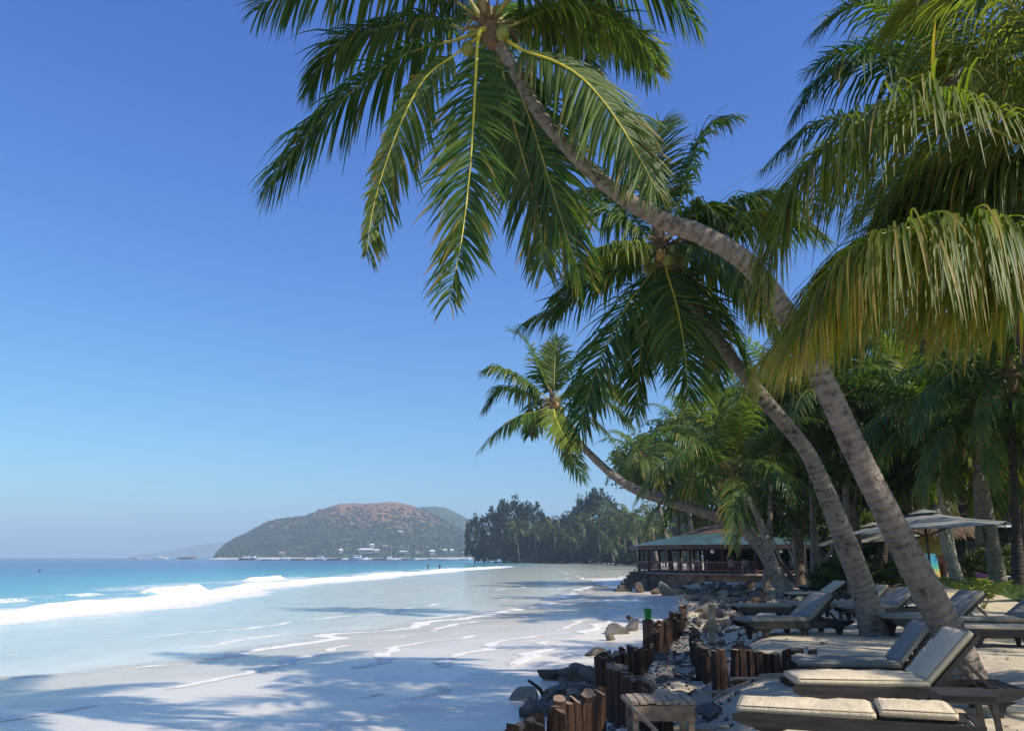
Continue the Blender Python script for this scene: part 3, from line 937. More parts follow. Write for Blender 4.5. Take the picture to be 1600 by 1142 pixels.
# --- the palm behind, top right
E_T = [(1660, 940, 23), (1650, 850, 22), (1640, 750, 20.5), (1618, 600, 18), (1572, 440, 16), (1520, 300, 14.5), (1492, 180, 14)]
E_R = [0.223, 0.186, 0.167, 0.155, 0.143, 0.124, 0.105]
E_F = [
    ([(1470, 115), (1440, 65), (1405, 28), (1370, 6), (1325, 10), (1276, 48)], -.6, dict(L=1.0, hang=.9, n=95, yellow=.3)),
    ([(1455, 140), (1420, 112), (1380, 100), (1330, 98), (1280, 122), (1242, 185)], -.2, dict(L=1.05, hang=1.2, n=95, yellow=.12)),
    ([(1450, 130), (1410, 90), (1360, 72), (1310, 82), (1262, 112)], .8, dict(L=.8, hang=.7, n=85, yellow=.15)),
    ([(1455, 175), (1400, 172), (1330, 180), (1260, 200), (1195, 262)], -.4, dict(L=.9, hang=1.2, n=90, yellow=.12)),
    ([(1460, 120), (1440, 60), (1455, 0), (1475, -40)], -.8, dict(L=.85, hang=.2, n=80, yellow=.75)),
    ([(1515, 110), (1555, 65), (1600, 50), (1650, 80)], -.6, dict(L=1.0, hang=1.0, n=90, yellow=.4)),
    ([(1520, 150), (1575, 140), (1630, 175), (1660, 250)], -.4, dict(L=1.0, hang=1.2, n=90, yellow=.25)),
    ([(1500, 100), (1520, 20), (1560, -40), (1600, -60)], .4, dict(L=1.0, hang=.7, n=90, yellow=.4)),
    ([(1480, 100), (1490, 20), (1470, -60), (1420, -110)], .8, dict(L=1.0, hang=.7, n=90, yellow=.3)),
    ([(1515, 200), (1555, 260), (1575, 330), (1580, 420)], -.3, dict(L=1.0, hang=.6, n=90, yellow=.2)),
    ([(1475, 200), (1440, 240), (1410, 300), (1395, 380)], .6, dict(L=1.0, hang=.7, n=90, yellow=.15)),
    ([(1490, 215), (1490, 290), (1500, 360), (1495, 430)], 1.0, dict(L=.95, hang=.5, n=80, yellow=.1)),
    ([(1450, 190), (1380, 210), (1310, 260), (1270, 340)], 1.2, dict(L=.95, hang=1.1, n=90, yellow=.12)),
]
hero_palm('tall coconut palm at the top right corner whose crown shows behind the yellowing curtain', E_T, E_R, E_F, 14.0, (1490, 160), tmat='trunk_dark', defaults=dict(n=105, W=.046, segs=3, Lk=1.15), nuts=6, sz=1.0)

# ------------------------------------------------------------------ garden palms from shared fronds
FRONDS = []
for i, el in enumerate((1.35, 1.1, .85, .6, .35, .1, -.2, -.55)):
    row = []
    for v in range(2):
        ln = (3.3, 3.8, 4.1, 4.2, 4.2, 4.0, 3.7, 3.2)[i]
        ctrl = curve_frond(0, el, ln, 1.55)
        V, F, C, rV, rF = frond_np(ctrl, n=46, L=.9, W=.066, hang=(.25, .5, .8, 1.0, 1.15, 1.2, 1.2, 1.1)[i], seed=900 + i * 2 + v, segs=3, fold=False, rib=.03,
                                   yellow=(.4, .3, .2, .15, .12, .12, .18, .3)[i], brown=(.05, .05, .08, .1, .15, .2, .35, .6)[i], base_green=(.050, .115, .024))
        nV = len(V)
        VV = np.vstack([V, rV]); FF = np.vstack([F, rF + nV])
        CC = np.vstack([C, np.tile([[.22, .20, .05]], (len(rV), 1))])
        row.append((mesh_np('frond', VV, FF, M['frond'], col=CC, smooth=False)))
    FRONDS.append(row)
NUT = None


def garden_palm(base_px, top_px, Yb, Yt, rad, label, group='palms in the garden behind the terrace', nf=22, size=1.0, bend=None, tmat='trunk', seed=0, ebias=0.0, base=None, top=None):
    r = np.random.default_rng(seed + 31)
    b = np.array(at(*base_px, Yb)) if base is None else np.array(base, float)
    if Yb < 90: b[2] = h1(b[0], b[1]) - .15
    t = np.array(at(*top_px, Yt)) if top is None else np.array(top, float)
    mids = [np.array(at(*m)) for m in (bend or [])]
    if not mids:
        mids = [b * .62 + t * .38 + [(b - t)[0] * -.12, 0, 0]]
    root = empty('coconut_palm', tuple(b))
    tag(root, label, 'palm tree', group)
    path = [b] + mids + [t]
    rad *= .74 if tmat != 'trunk_pale' else .58
    rad_ = np.interp(np.linspace(0, 1, len(path)), [0, .12, 1], [rad * 1.5, rad, rad * .6])
    add_trunk(root, b, path, rad_, tmat, 10, .14, seed)
    c = t - b
    crown_heart(root, c, t - mids[-1] + np.array([0, 0, 1.]), 1.2 * size, 5, seed, stub=False)
    for i in range(nf):
        f = i / (nf - 1)
        e = 1.3 - 1.9 * f ** .9 + ebias + r.normal(0, .1)
        row = int(np.argmin([abs(e - x) for x in (1.35, 1.1, .85, .6, .35, .1, -.2, -.55)]))
        o = link('frond', FRONDS[row][r.integers(0, 2)], root, tuple(c + [0, 0, .1]))
        o.rotation_euler = (r.normal(0, .08), r.normal(0, .08), i * 2.39996 + r.normal(0, .2) + seed)
        o.scale = (size * r.uniform(.9, 1.1),) * 3
    return root


GP = [
    # base px, top px, Yb, Yt, radius, label, kwargs
    ((1225, 921), (1146, 742), 34, 36, .22, 'short bushy coconut palm standing right beside the restaurant with bright fronds', dict(nf=22, size=1.3, ebias=.38, bend=[(1185, 810, 35)])),
    ((1052, 850), (1002, 716), 78, 78, .24, 'small palm leaning left just behind the restaurant roof', dict(nf=20, size=1.16, bend=[(1030, 790, 78)])),
    ((1092, 850), (1070, 680), 84, 84, .24, 'palm with a thin pale trunk behind the middle of the restaurant', dict(nf=20, size=1.34, bend=[(1078, 800, 84)], tmat='trunk_pale')),
    ((1500, 914), (1452, 655), 34, 33, .26, 'palm with a pale leaning trunk on the lawn behind the big parasol', dict(nf=22, size=1.22, bend=[(1462, 790, 33), (1482, 870, 34)], tmat='trunk_pale')),
    ((1492, 905), (1440, 540), 36, 36, .25, 'palm with the slimmest straight leaning trunk by the thatched hut', dict(nf=22, size=1.40, bend=[(1478, 790, 36), (1468, 720, 36)], tmat='trunk_pale')),
    ((1562, 921), (1528, 650), 31, 29, .27, 'palm with a curved two toned trunk in front of the dark building', dict(nf=24, size=1.16, bend=[(1530, 740, 29.5), (1532, 850, 30.5)], tmat='trunk')),
    ((1272, 905), (1262, 640), 40, 40, .22, 'palm hidden among the many stemmed tree behind the loungers', dict(nf=22, size=1.22)),
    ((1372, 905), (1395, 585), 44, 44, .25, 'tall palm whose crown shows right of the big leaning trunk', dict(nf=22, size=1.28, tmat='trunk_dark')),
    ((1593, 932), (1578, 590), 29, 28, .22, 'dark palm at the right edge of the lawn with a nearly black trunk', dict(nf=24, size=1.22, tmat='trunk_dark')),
    ((1572, 900), (1545, 520), 48, 48, .25, 'far palm behind the dark building with a straight trunk', dict(nf=22, size=1.46, tmat='trunk_pale')),
    ((1120, 870), (1118, 640), 88, 88, .24, 'palm rising behind the restaurant thatch', dict(nf=20, size=1.34)),
    ((1340, 900), (1330, 690), 46, 46, .22, 'young palm between the two leaning trunks', dict(nf=20, size=1.22, ebias=.2)),
    ((1300, 890), (1215, 610), 52, 52, .25, 'palm behind the low bushy one with an arching crown', dict(nf=22, size=1.46)),
    ((1195, 905), (1205, 668), 44, 44, .22, 'sunlit palm just right of the low bushy one', dict(nf=22, size=1.34, ebias=.1)),
    ((1330, 905), (1310, 628), 36, 36, .22, 'bright green palm crown filling the space between the leaning trunks', dict(nf=22, size=1.22, ebias=.1)),
    ((1420, 905), (1420, 700), 38, 38, .22, 'low bright palm over the left parasol', dict(nf=22, size=1.22, ebias=.15)),
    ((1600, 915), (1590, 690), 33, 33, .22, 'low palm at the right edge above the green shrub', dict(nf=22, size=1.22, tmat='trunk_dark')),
    ((1090, 870), (1068, 735), 82, 82, .22, 'stubby palm peeping over the restaurant roof', dict(nf=20, size=1.40, ebias=.1)),
    ((1395, 905), (1350, 570), 50, 50, .25, 'tall sunlit palm furthest back behind the big leaning trunk', dict(nf=22, size=1.52)),
]
for i, (b_, t_, Yb, Yt, rd, lab, kw) in enumerate(GP):
    garden_palm(b_, t_, Yb, Yt, rd, lab, seed=i * 7 + 3, **kw)

# neighbours of the grove just outside the view on the right: they throw the dappled shade on the sand
for i, (x_, y_, h_, lx, ly) in enumerate([(11.6, 13.0, 9.0, -.8, .3), (9.4, 9.2, 9.5, -.7, -.2), (15.5, 18.5, 10.0, -.6, .3), (13.0, 7.5, 8.5, -.5, .4), (20.0, 24.5, 10.5, -.4, 0), (10.9, 9.4, 12.5, -.4, .2), (17.5, 13.5, 11.5, -.6, .2)]):
    garden_palm(None, None, y_, y_, .24, 'coconut palm of the grove just outside the view on the right', 'grove palms outside the view', 24, 1.1, None, 'trunk', 200 + i, 0, (x_ , y_, h1(x_, y_) - .2), (x_ + lx, y_ + ly, h_))

# a stunted palm seedling on the sand
q = ground(1538, 951)
sd = empty('palm_seedling', tuple(q))
tag(sd, 'small yellowish palm seedling in a mound of sand by the lawn', 'seedling')
for i in range(8):
    az = i * 2.4; e = 1.0 + .3 * math.sin(i * 3.1)
    V, F, C, rV, rF = frond_np(curve_frond(az, e, 1.0, .9), n=14, L=.30, W=.05, hang=.3, seed=i, segs=2, fold=False, rib=.012, yellow=.75, start=.3)
    f = link('frond', mesh_np('frond', V, F, M['frond'], col=C, smooth=False), sd)
    link('midrib', mesh_np('midrib', rV, rF, M['midrib']), f)

# ------------------------------------------------------------------ leafy trees
def crown_mesh(name, n_clump=60, per=110, leaf=.07, seed=0, flat=.75, dark=(.034, .068, .018), light=(.12, .17, .038), matn='leaf', clr=.26, spiky=0.0):
    """unit-size crown: clumps of small folded leaves through an uneven volume"""
    r = np.random.default_rng(seed)
    P, Cc = [], []
    i = 0
    while i < n_clump:
        d = r.normal(0, 1, 3); d /= np.linalg.norm(d)
        rad = r.uniform(.45, 1.0) ** .6
        c = d * rad
        c[2] *= flat
        lump = .72 + .55 * fbm(np.array([d[0] * 1.6 + seed]), np.array([d[2] * 1.6 + d[1]]), seed)[0]
        c = c * lump
        if c[2] < -.62: continue
        rc = clr * r.uniform(.55, 1.2)
        k = int(per * r.uniform(.6, 1.3))
        q = r.normal(0, 1, (k, 3)); q /= np.linalg.norm(q, axis=1)[:, None]
        q *= (r.random(k) ** .45)[:, None] * rc
        q[:, 2] *= .7 + spiky
        P.append(c + q)
        tone = np.clip(r.normal(.45, .25), 0, 1)
        Cc.append(np.clip(tone + r.normal(0, .18, k), 0, 1))
        i += 1
    P = np.concatenate(P); t = np.concatenate(Cc)
    k = len(P)
    a = r.normal(0, 1, (k, 3)); a += P * .6; a[:, 2] -= .25
    a /= np.linalg.norm(a, axis=1)[:, None]
    b = r.normal(0, 1, (k, 3)); b = b - a * (a * b).sum(1)[:, None]; b /= np.linalg.norm(b, axis=1)[:, None]
    nrm = np.cross(a, b)
    s = leaf * r.uniform(.6, 1.3, k)[:, None]
    V = np.stack([P, P + a * s * .5 + b * s * .30 + nrm * s * .06, P + a * s * 1.05, P + a * s * .5 - b * s * .30 + nrm * s * .06], 1).reshape(-1, 3)
    F = np.arange(k * 4).reshape(k, 4)
    col = np.array(dark) * (1 - t[:, None]) + np.array(light) * t[:, None]
    br = r.random(k) < .02
    col[br] = (.20, .13, .04)
    return mesh_np(name, V, F, M[matn], col=np.repeat(col, 4, 0), smooth=False)


CROWNS = [crown_mesh('crown', 70, 120, .085, 11), crown_mesh('crown', 80, 110, .075, 12, .85), crown_mesh('crown', 60, 130, .09, 13, .7),
          crown_mesh('crown', 75, 110, .08, 14, .8, (.035, .06, .014), (.13, .17, .035))]
FARCROWNS = [crown_mesh('crown', 70, 70, .11, 21, .9, (.014, .030, .014), (.045, .070, .025), 'farleaf', .24), crown_mesh('crown', 80, 60, .11, 22, 1.1, (.014, .028, .014), (.040, .060, .025), 'farleaf', .22, .3),
             crown_mesh('crown', 60, 70, .12, 23, .75, (.016, .034, .014), (.050, .075, .026), 'farleaf', .26)]


def tree_limbs(root, top, rad, spread, n=5, seed=0, lean=(0, 0)):
    r = np.random.default_rng(seed)
    b = MB()
    b.tube(spline([[0, 0, -.3], [lean[0] * .3, lean[1] * .3, top * .35], [lean[0], lean[1], top * .75]], 14), np.linspace(rad * 1.2, rad * .55, 14), 9)
    for i in range(n):
        az = i * 2.4 + r.uniform(-.4, .4)
        p0 = np.array([lean[0] * .7, lean[1] * .7, top * r.uniform(.4, .62)])
        p2 = np.array([lean[0] + math.cos(az) * spread * .7, lean[1] + math.sin(az) * spread * .7, top * r.uniform(.9, 1.15)])
        p1 = (p0 + p2) / 2 + [0, 0, r.uniform(-.1, .25) * spread * .4]
        b.tube(spline([p0, p1, p2], 10), np.linspace(rad * .5, rad * .12, 10), 6)
    return b.build('trunk', M['bark'], root, True)


def leafy_tree(name, px, Y, R3, zc, label, group=None, seed=0, kind=0, rad=.2, far=False, cat='tree', z0=None, lean=(0, 0)):
    b = np.array(at(*px, Y))
    b[2] = h1(b[0], b[1]) if z0 is None else z0
    root = empty(name, tuple(b))
    tag(root, label, cat, group)
    tree_limbs(root, zc, rad, R3[0], 5, seed, lean)
    o = link('crown', (FARCROWNS if far else CROWNS)[kind], root, (lean[0], lean[1], zc))
    o.scale = R3
    o.rotation_euler = (0, 0, seed * 1.37)
    return root


BACK = 'leafy trees behind the beach terrace'
LT = [
    ((1062, 880), 86, (6.4, 5.0, 6.0), 12.6, 'olive leafy tree with twiggy crown above the restaurant roof', 0, 3, .25),
    ((1190, 890), 86, (7.2, 5.0, 7.0), 11.0, 'dark leafy tree directly behind the low bushy palm', 1, 0, .25),
    ((1345, 905), 38, (3.4, 3.0, 4.4), 6.6, 'bright green leafy tree seen between the two leaning trunks', 2, 3, .2),
    ((1250, 900), 46, (4.6, 3.6, 4.2), 6.0, 'dark spreading tree behind the many stemmed tree', 3, 1, .25),
    ((1420, 905), 50, (5.2, 4.0, 5.2), 8.5, 'broad green tree above the thatched hut', 4, 3, .25),
    ((1520, 905), 52, (5.5, 4.0, 5.6), 8.8, 'dense dark tree behind the dark building', 5, 1, .25),
    ((1625, 905), 46, (5.6, 4.2, 5.8), 8.0, 'dense dark tree filling the right edge behind the garden', 6, 0, .25),
    ((1310, 890), 70, (6.5, 4.0, 6.5), 9.5, 'large leafy tree furthest back between the leaning trunks', 7, 2, .3),
    ((1470, 890), 74, (7.0, 4.0, 7.0), 12.0, 'large leafy tree furthest back above the parasols', 8, 2, .3),
    ((1600, 890), 72, (7.0, 4.0, 7.5), 12.5, 'large leafy tree furthest back at the right edge', 9, 1, .3),
    ((1130, 885), 100, (8.0, 5.0, 7.0), 9.0, 'large leafy tree furthest back behind the restaurant', 10, 2, .3),
]
for (px, Y, R3, zc, lab, sd_, kind, rd) in LT:
    leafy_tree('leafy_tree', px, Y, R3, zc, lab, BACK, sd_, kind, rd)

for i, (cx, Y, R3, zc, kind, lab) in enumerate([(1205, 70, (6, 3, 3.4), 2.8, 1, 'low dark tree right of the restaurant, behind the low bushy palm'), (1290, 66, (6, 3, 3.6), 2.9, 0, 'low dark tree closing the gap behind the many stemmed tree'), (1370, 62, (6, 3, 3.6), 2.9, 2, 'low dark tree closing the gap between the two leaning trunks'),
      (1440, 64, (5.5, 3, 4.0), 3.2, 1, 'low dark tree behind the thatched hut roof'), (1520, 62, (6, 3, 4.2), 3.4, 0, 'low dark tree rising behind the dark building'), (1610, 60, (6, 3, 4.4), 3.6, 2, 'low dark tree at the right edge behind the dark building')]):
    leafy_tree('leafy_tree', (cx, 900), Y, R3, zc, lab, BACK, 70 + i, kind, .2)

# the tree of many stems behind the loungers
b = ground(1262, 915)
root = empty('leafy_tree', tuple(b))
tag(root, 'many stemmed leafy tree with sunlit pale stems fanning from one base behind the loungers', 'tree')
r = np.random.default_rng(5)
for i in range(15):
    az = r.uniform(0, 6.28); sp_ = r.uniform(.5, 2.4); hh = r.uniform(2.6, 4.2)
    m = MB()
    p0 = np.array([math.cos(az) * .5, math.sin(az) * .3, -.1])
    p2 = np.array([math.cos(az) * sp_ * 1.1, math.sin(az) * sp_ * .7, hh])
    p1 = (p0 + p2) / 2 + r.normal(0, .16, 3)
    m.tube(spline([p0, p1, p2], 14), np.linspace(r.uniform(.07, .15), .03, 14), 7)
    m.build('stem', M['trunk_pale' if i % 3 else 'bark'], root, True)
o = link('crown', CROWNS[0], root, (0, .3, 4.4)); o.scale = (3.5, 2.6, 2.3)
for (px, lab, s_, k_) in (((1392, 908), 'bright green shrub in front of the hut below the left parasol', .75, 3), ((1512, 908), 'green shrub with broad leaves beside the curved two toned trunk', .6, 3),
                     ((1578, 905), 'bushy green shrub at the right end of the lawn', 1.0, 3), ((1352, 912), 'dark shrub behind the raised lounger backs', .8, 1), ((1310, 905), 'dense low shrub right of the many stemmed tree', 1.0, 2),
                     ((1545, 900), 'dark green shrub against the dark building', .9, 1)):
    q = at(px[0], px[1], 37); z = h1(q[0], q[1])
    sh = empty('shrub', (q[0], q[1], z)); tag(sh, lab, 'shrub', 'shrubs along the garden edge')
    m = MB()
    for k in range(6):
        a = k * 1.05; m.tube(spline([[0, 0, -.05], [math.cos(a) * s_ * .3, math.sin(a) * s_ * .3, s_ * .5], [math.cos(a) * s_ * .6, math.sin(a) * s_ * .6, s_ * .9]], 6), np.linspace(.03, .01, 6), 5)
    m.build('stems', M['bark'], sh, True)
    o = link('crown', CROWNS[k_], sh, (0, 0, s_ * .75)); o.scale = (s_ * 1.2, s_, s_ * .9)

# ------------------------------------------------------------------ far row of trees at the end of the beach
rf = np.random.default_rng(77)
FG = 'dark trees along the far end of the beach'
# (px of centre, top y, width px, Y, kind)
FT = [(742, 802, 26, 425, 0, 'small dark tree leaning out over the water at the left tip of the far trees'), (757, 851, 20, 420, 2, 'low dark bush standing in the water at the tip of the far trees'),
      (775, 800, 46, 425, 1, None), (800, 774, 50, 430, 0, 'tallest rounded dark tree near the left end of the far trees'), (828, 792, 44, 430, 1, None), (850, 801, 44, 432, 2, None),
      (872, 806, 40, 420, 0, None), (895, 801, 44, 410, 1, None), (918, 780, 44, 400, 1, 'spiky topped tall dark tree in the right half of the far trees'), (940, 773, 48, 395, 1, 'tallest spiky dark tree right of centre in the far trees'),
      (962, 786, 44, 390, 0, None), (985, 796, 50, 350, 2, None), (1010, 800, 50, 320, 0, None), (1040, 795, 60, 280, 1, None), (1075, 800, 60, 250, 2, None),
      (790, 830, 50, 415, 2, None), (820, 835, 52, 412, 1, None), (852, 832, 54, 405, 0, None), (884, 836, 54, 398, 2, None), (915, 832, 54, 385, 0, None), (948, 834, 56, 370, 1, None), (980, 836, 56, 330, 2, None),
      (1012, 836, 60, 290, 1, None), (805, 854, 48, 410, 2, None), (845, 855, 50, 402, 0, None), (885, 856, 50, 395, 2, None), (925, 856, 52, 375, 1, None), (962, 858, 56, 340, 2, None), (1000, 860, 60, 260, 0, None)]
for i, (cx, ty, wpx, Y, kind, lab) in enumerate(FT):
    gpt = at(cx, 873, Y)
    gz_ = max(h1(gpt[0], gpt[1]), SEA)
    top = at(cx, ty, Y)[2]
    H = top - gz_
    w = wpx / FPX * Y * .62
    zc = H * .48
    rz_ = H * .56
    t_ = leafy_tree('leafy_tree', (cx, 873), Y, (w, w, rz_), zc, lab or 'dark leafy tree massed among its neighbours along the far end of the beach', FG, i + 40, kind, .35, True, z0=gz_)
# palms of the far row, too small to show single fronds: one crown mesh each
VV, FF, CC = [], [], []
nb = 0
for i in range(16):
    f = i / 15
    ctrl = curve_frond(i * 2.4, 1.2 - 1.6 * f, 4.6, 1.5)
    V, F, C, rV, rF = frond_np(ctrl, n=22, L=1.0, W=.16, hang=.9, seed=300 + i, segs=2, fold=False, rib=.05, yellow=.1, base_green=(.04, .07, .025))
    VV.append(V); FF.append(F + nb); CC.append(C); nb += len(V)
FARPALM = mesh_np('crown', np.concatenate(VV), np.concatenate(FF), M['farleaf'], col=np.concatenate(CC), smooth=False)
for i, (cx, cy, Y, s_) in enumerate([(808, 825, 400, 2.0), (836, 830, 398, 2.0), (866, 828, 392, 1.9), (890, 838, 380, 1.8), (905, 815, 385, 2.2), (935, 822, 360, 2.2), (948, 805, 350, 2.2), (955, 850, 300, 1.6), (905, 852, 370, 1.7), (975, 830, 280, 1.9), (992, 812, 240, 1.9), (1020, 822, 200, 1.7)]):
    t = np.array(at(cx, cy, Y)); z0 = max(h1(t[0], t[1]), SEA)
    rt = empty('coconut_palm', (t[0], t[1], z0)); tag(rt, 'dark coconut palm among the trees along the far end of the beach', 'palm tree', 'palms in the far trees')
    V, F, tl = trunk_np([[1.2, 0, -.3], [.3, 0, (t[2] - z0) * .5], [0, 0, t[2] - z0]], [.35, .26, .2], 7, .8, i)
    link('trunk', mesh_np('trunk', V, F, M['trunk'], attrs={'tl': tl}), rt)
    o = link('crown', FARPALM, rt, (0, 0, t[2] - z0)); o.scale = (s_,) * 3; o.rotation_euler = (0, 0, i * 1.3)

# scrub and trees dotted over the hills: nobody could count them
def scrub(name, HVs, size, seed, label, zmax=1.12):
    r = np.random.default_rng(seed)
    V_, C_ = [], []
    for HV_, n_ in HVs:
        ny, nx, _ = HV_.shape
        j = r.integers(0, ny // 2 + 3, n_); i = r.integers(4, nx - 4, n_)
        fr = r.random((n_, 1)); fi = r.random((n_, 1)); p = HV_[j, i] * (1 - fr) + HV_[j + 1, i] * fr + (HV_[j, i - 1] - HV_[j, i]) * fi
        zt = HV_[:, :, 2].max()
        keep = (p[:, 2] > -.5) & (r.random(n_) > (p[:, 2] / zt) ** .9 * zmax)
        p = p[keep]
        s = size * r.uniform(.4, 1.5, len(p))
        for q in range(7):
            d = r.normal(0, 1, (len(p), 3)); d[:, 2] = np.abs(d[:, 2]) * .8
            d *= (s / 2)[:, None] / np.linalg.norm(d, axis=1)[:, None]
            c = p + d * .8 + [0, 0, .2]
            a = r.normal(0, 1, (len(p), 3)); a /= np.linalg.norm(a, axis=1)[:, None]
            b = np.cross(a, r.normal(0, 1, (len(p), 3))); b /= np.linalg.norm(b, axis=1)[:, None]
            hs = (s * .42)[:, None]
            V_.append(np.stack([c - a * hs, c + b * hs, c + a * hs, c - b * hs], 1).reshape(-1, 3))
            C_.append(np.repeat(np.array([.066, .090, .040]) * r.uniform(.92, 1.1, len(p))[:, None], 4, 0))
    V_ = np.concatenate(V_); k = len(V_) // 4
    tag(link(name, mesh_np(name, V_, np.arange(k * 4).reshape(k, 4), M['farleaf'], col=np.concatenate(C_), smooth=False)), label, 'scrub', kind='stuff')


scrub('hillside_scrub', [(HV, 20000), (HV2, 9000)], 3.6, 5, 'green scrub and trees covering the hillsides across the bay')

# ------------------------------------------------------------------ boats and houses across the bay
def flat_mat(name, c, rough=.5): return simple(name, c, rough, .08, 2, 0)
M['white_paint'] = flat_mat('white_paint', (.78, .78, .76))
M['boat_dark'] = flat_mat('dark_hull', (.035, .045, .06))
M['boat_blue'] = flat_mat('blue_hull', (.20, .33, .42))
M['boat_red'] = flat_mat('rusty_hull', (.30, .14, .10))
M['roof_white'] = flat_mat('white_roof', (.75, .74, .70), .6)
M['roof_pink'] = flat_mat('faded_red_roof', (.48, .27, .22), .7)
M['wall_pale'] = flat_mat('pale_wall', (.33, .30, .26), .8)
M['glass_dark'] = flat_mat('dark_window', (.03, .035, .04), .15)


def boat(px, py, Y, L, hullm, label, cabin=True, yaw=0.0, mast=False):
    p = at(px, py, Y)
    root = empty('boat', (p[0], p[1], SEA), yaw)
    tag(root, label, 'boat', 'boats moored off the far shore')
    st = np.linspace(-1, 1, 9)
    V = []
    for s in st:
        w = .17 * L * (1 - max(0, s) ** 2.2) * (1 - .12 * (s < -.8))
        sh = .10 * L + .05 * L * max(0, s) ** 2
        V += [(s * L / 2 * .88, 0, -.04 * L), (s * L / 2 * .93, -w * .75, .02 * L), (s * L / 2, -w, sh), (s * L / 2, 0, sh * .93), (s * L / 2, w, sh), (s * L / 2 * .93, w * .75, .02 * L)]
    F = []
    for i in range(8):
        for j in range(6):
            F.append((i * 6 + j, i * 6 + (j + 1) % 6, (i + 1) * 6 + (j + 1) % 6, (i + 1) * 6 + j))
    F += [tuple(range(6)), tuple(range(48, 54))[::-1]]
    link('hull', mesh_np('hull', V, F, M[hullm], smooth=False), root)
    if cabin:
        m = MB(); m.box((-.05 * L, 0, .17 * L), (.36 * L, .2 * L, .11 * L), 0, None, .02 * L); m.box((-.05 * L, 0, .235 * L), (.42 * L, .23 * L, .02 * L))
        m.build('cabin', M['white_paint'], root)
        m = MB(); m.box((-.04 * L, 0, .19 * L), (.30 * L, .204 * L, .035 * L)); m.build('cabin_window', M['glass_dark'], root)
    if mast:
        m = MB(); m.tube([[.05 * L, 0, .1 * L], [.05 * L, 0, 1.1 * L]], .006 * L, 6); m.build('mast', M['white_paint'], root)
    return root


BT = [(213, 869.6, 13, 1500, 'white_paint', 0, 'tiny white boat alone on the horizon at the far left', False), (253, 870, 16, 1400, 'white_paint', .3, 'small white cabin boat left of the wreck like islet', True),
      (292, 870, 22, 1400, 'boat_red', 0, 'long rusty coloured boat left of the point of the hill', False), (386, 871.2, 20, 900, 'boat_dark', .2, 'dark hulled boat nearest the point of the hill', True),
      (396, 870, 20, 950, 'white_paint', -.3, 'white boat moored just behind the first dark hulled boat', True), (417, 871.8, 13, 850, 'boat_blue', .1, 'small pale blue open boat below the rocky point', False),
      (448, 870.8, 16, 950, 'white_paint', .1, 'white cabin boat below the pinkish beach house', True), (466, 871.5, 18, 900, 'boat_red', 0, 'rusty brown boat low in the water', False),
      (502, 870.8, 18, 930, 'white_paint', -.1, 'white cabin boat left of the pair of dark boats', True), (522, 871.6, 18, 900, 'boat_dark', .1, 'dark boat with a reddish deck in the middle of the moorings', False),
      (533, 870, 15, 1000, 'white_paint', .2, 'white boat peeping over the dark boat in the middle of the moorings', False), (560, 871.4, 24, 900, 'white_paint', 0, 'longest white boat in front of the large white building', True),
      (593, 871, 18, 920, 'boat_dark', 0, 'dark boat right of the longest white boat', False), (610, 869.8, 16, 1000, 'white_paint', .3, 'white boat with a mast beside the white roofed houses', True),
      (637, 870, 16, 980, 'boat_dark', .1, 'dark low boat right of the masted boat', False), (646, 870, 12, 960, 'white_paint', 0, 'small white boat against the dark low boat', False),
      (676, 869.8, 14, 1000, 'boat_blue', 0, 'pale boat under the round white house', False), (691, 870.2, 11, 950, 'boat_blue', 0, 'small pale boat furthest right in the moorings', False), (727, 869.6, 14, 1050, 'white_paint', 0, 'white boat close to the dark far trees', False)]
for (px, py, wpx, Y, hm, yaw, lab, cab) in BT:
    boat(px, py, Y, wpx / FPX * Y * 1.25, hm, lab, cab, yaw, 'mast' in lab)


def on_hill(px, py):
    best = None
    for j in range(HV.shape[0] // 2 + 2):
        x, y, z = HV[j, :, 0], HV[j, :, 1], HV[j, :, 2]
        dep = y * cp + (z - CAMZ) * sp
        qx = W0 / 2 + FPX * x / dep; qy = H0 / 2 - FPX * ((z - CAMZ) * cp - y * sp) / dep
        k = int(np.argmin(np.abs(qx - px)))
        best = HV[j, k]
        if qy[k] <= py + 1.5: break
    return best


def house(px, py, wpx, hpx, Y, roofm, label, cat='house'):
    p = on_hill(px, py + hpx * .5) + np.array([0, -4.0, 1.0]); Y = p[1]; hpx *= .62
    w = wpx / FPX * Y; hh = hpx / FPX * Y
    root = empty('house', tuple(p))
    tag(root, label, cat, 'houses at the foot of the hill')
    m = MB(); m.box((0, 0, hh * .1), (w * .85, w * .6, hh * 1.2)); m.build('wall', M['wall_pale'], root)
    m = MB()
    e, z0, z1 = w / 2, hh * .62, hh * 1.05
    d = w * .4
    m.add([(-e, -d, z0), (e, -d, z0), (e, d, z0), (-e, d, z0), (-e * .7, 0, z1), (e * .7, 0, z1), (-e, -d, z0 - .3), (e, -d, z0 - .3), (e, d, z0 - .3), (-e, d, z0 - .3)],
          [(0, 1, 5, 4), (2, 3, 4, 5), (1, 2, 5), (3, 0, 4), (6, 7, 1, 0), (7, 8, 2, 1), (8, 9, 3, 2), (9, 6, 0, 3), (9, 8, 7, 6)])
    m.build('roof', M[roofm], root)
    k = 4 if wpx > 14 else 2
    for i in range(k):
        m = MB(); m.box(((i + .5) / k * w * .8 - w * .4, -w * .305, hh * .2), (w * .1, .25, hh * .35)); m.build('window', M['glass_dark'], root)


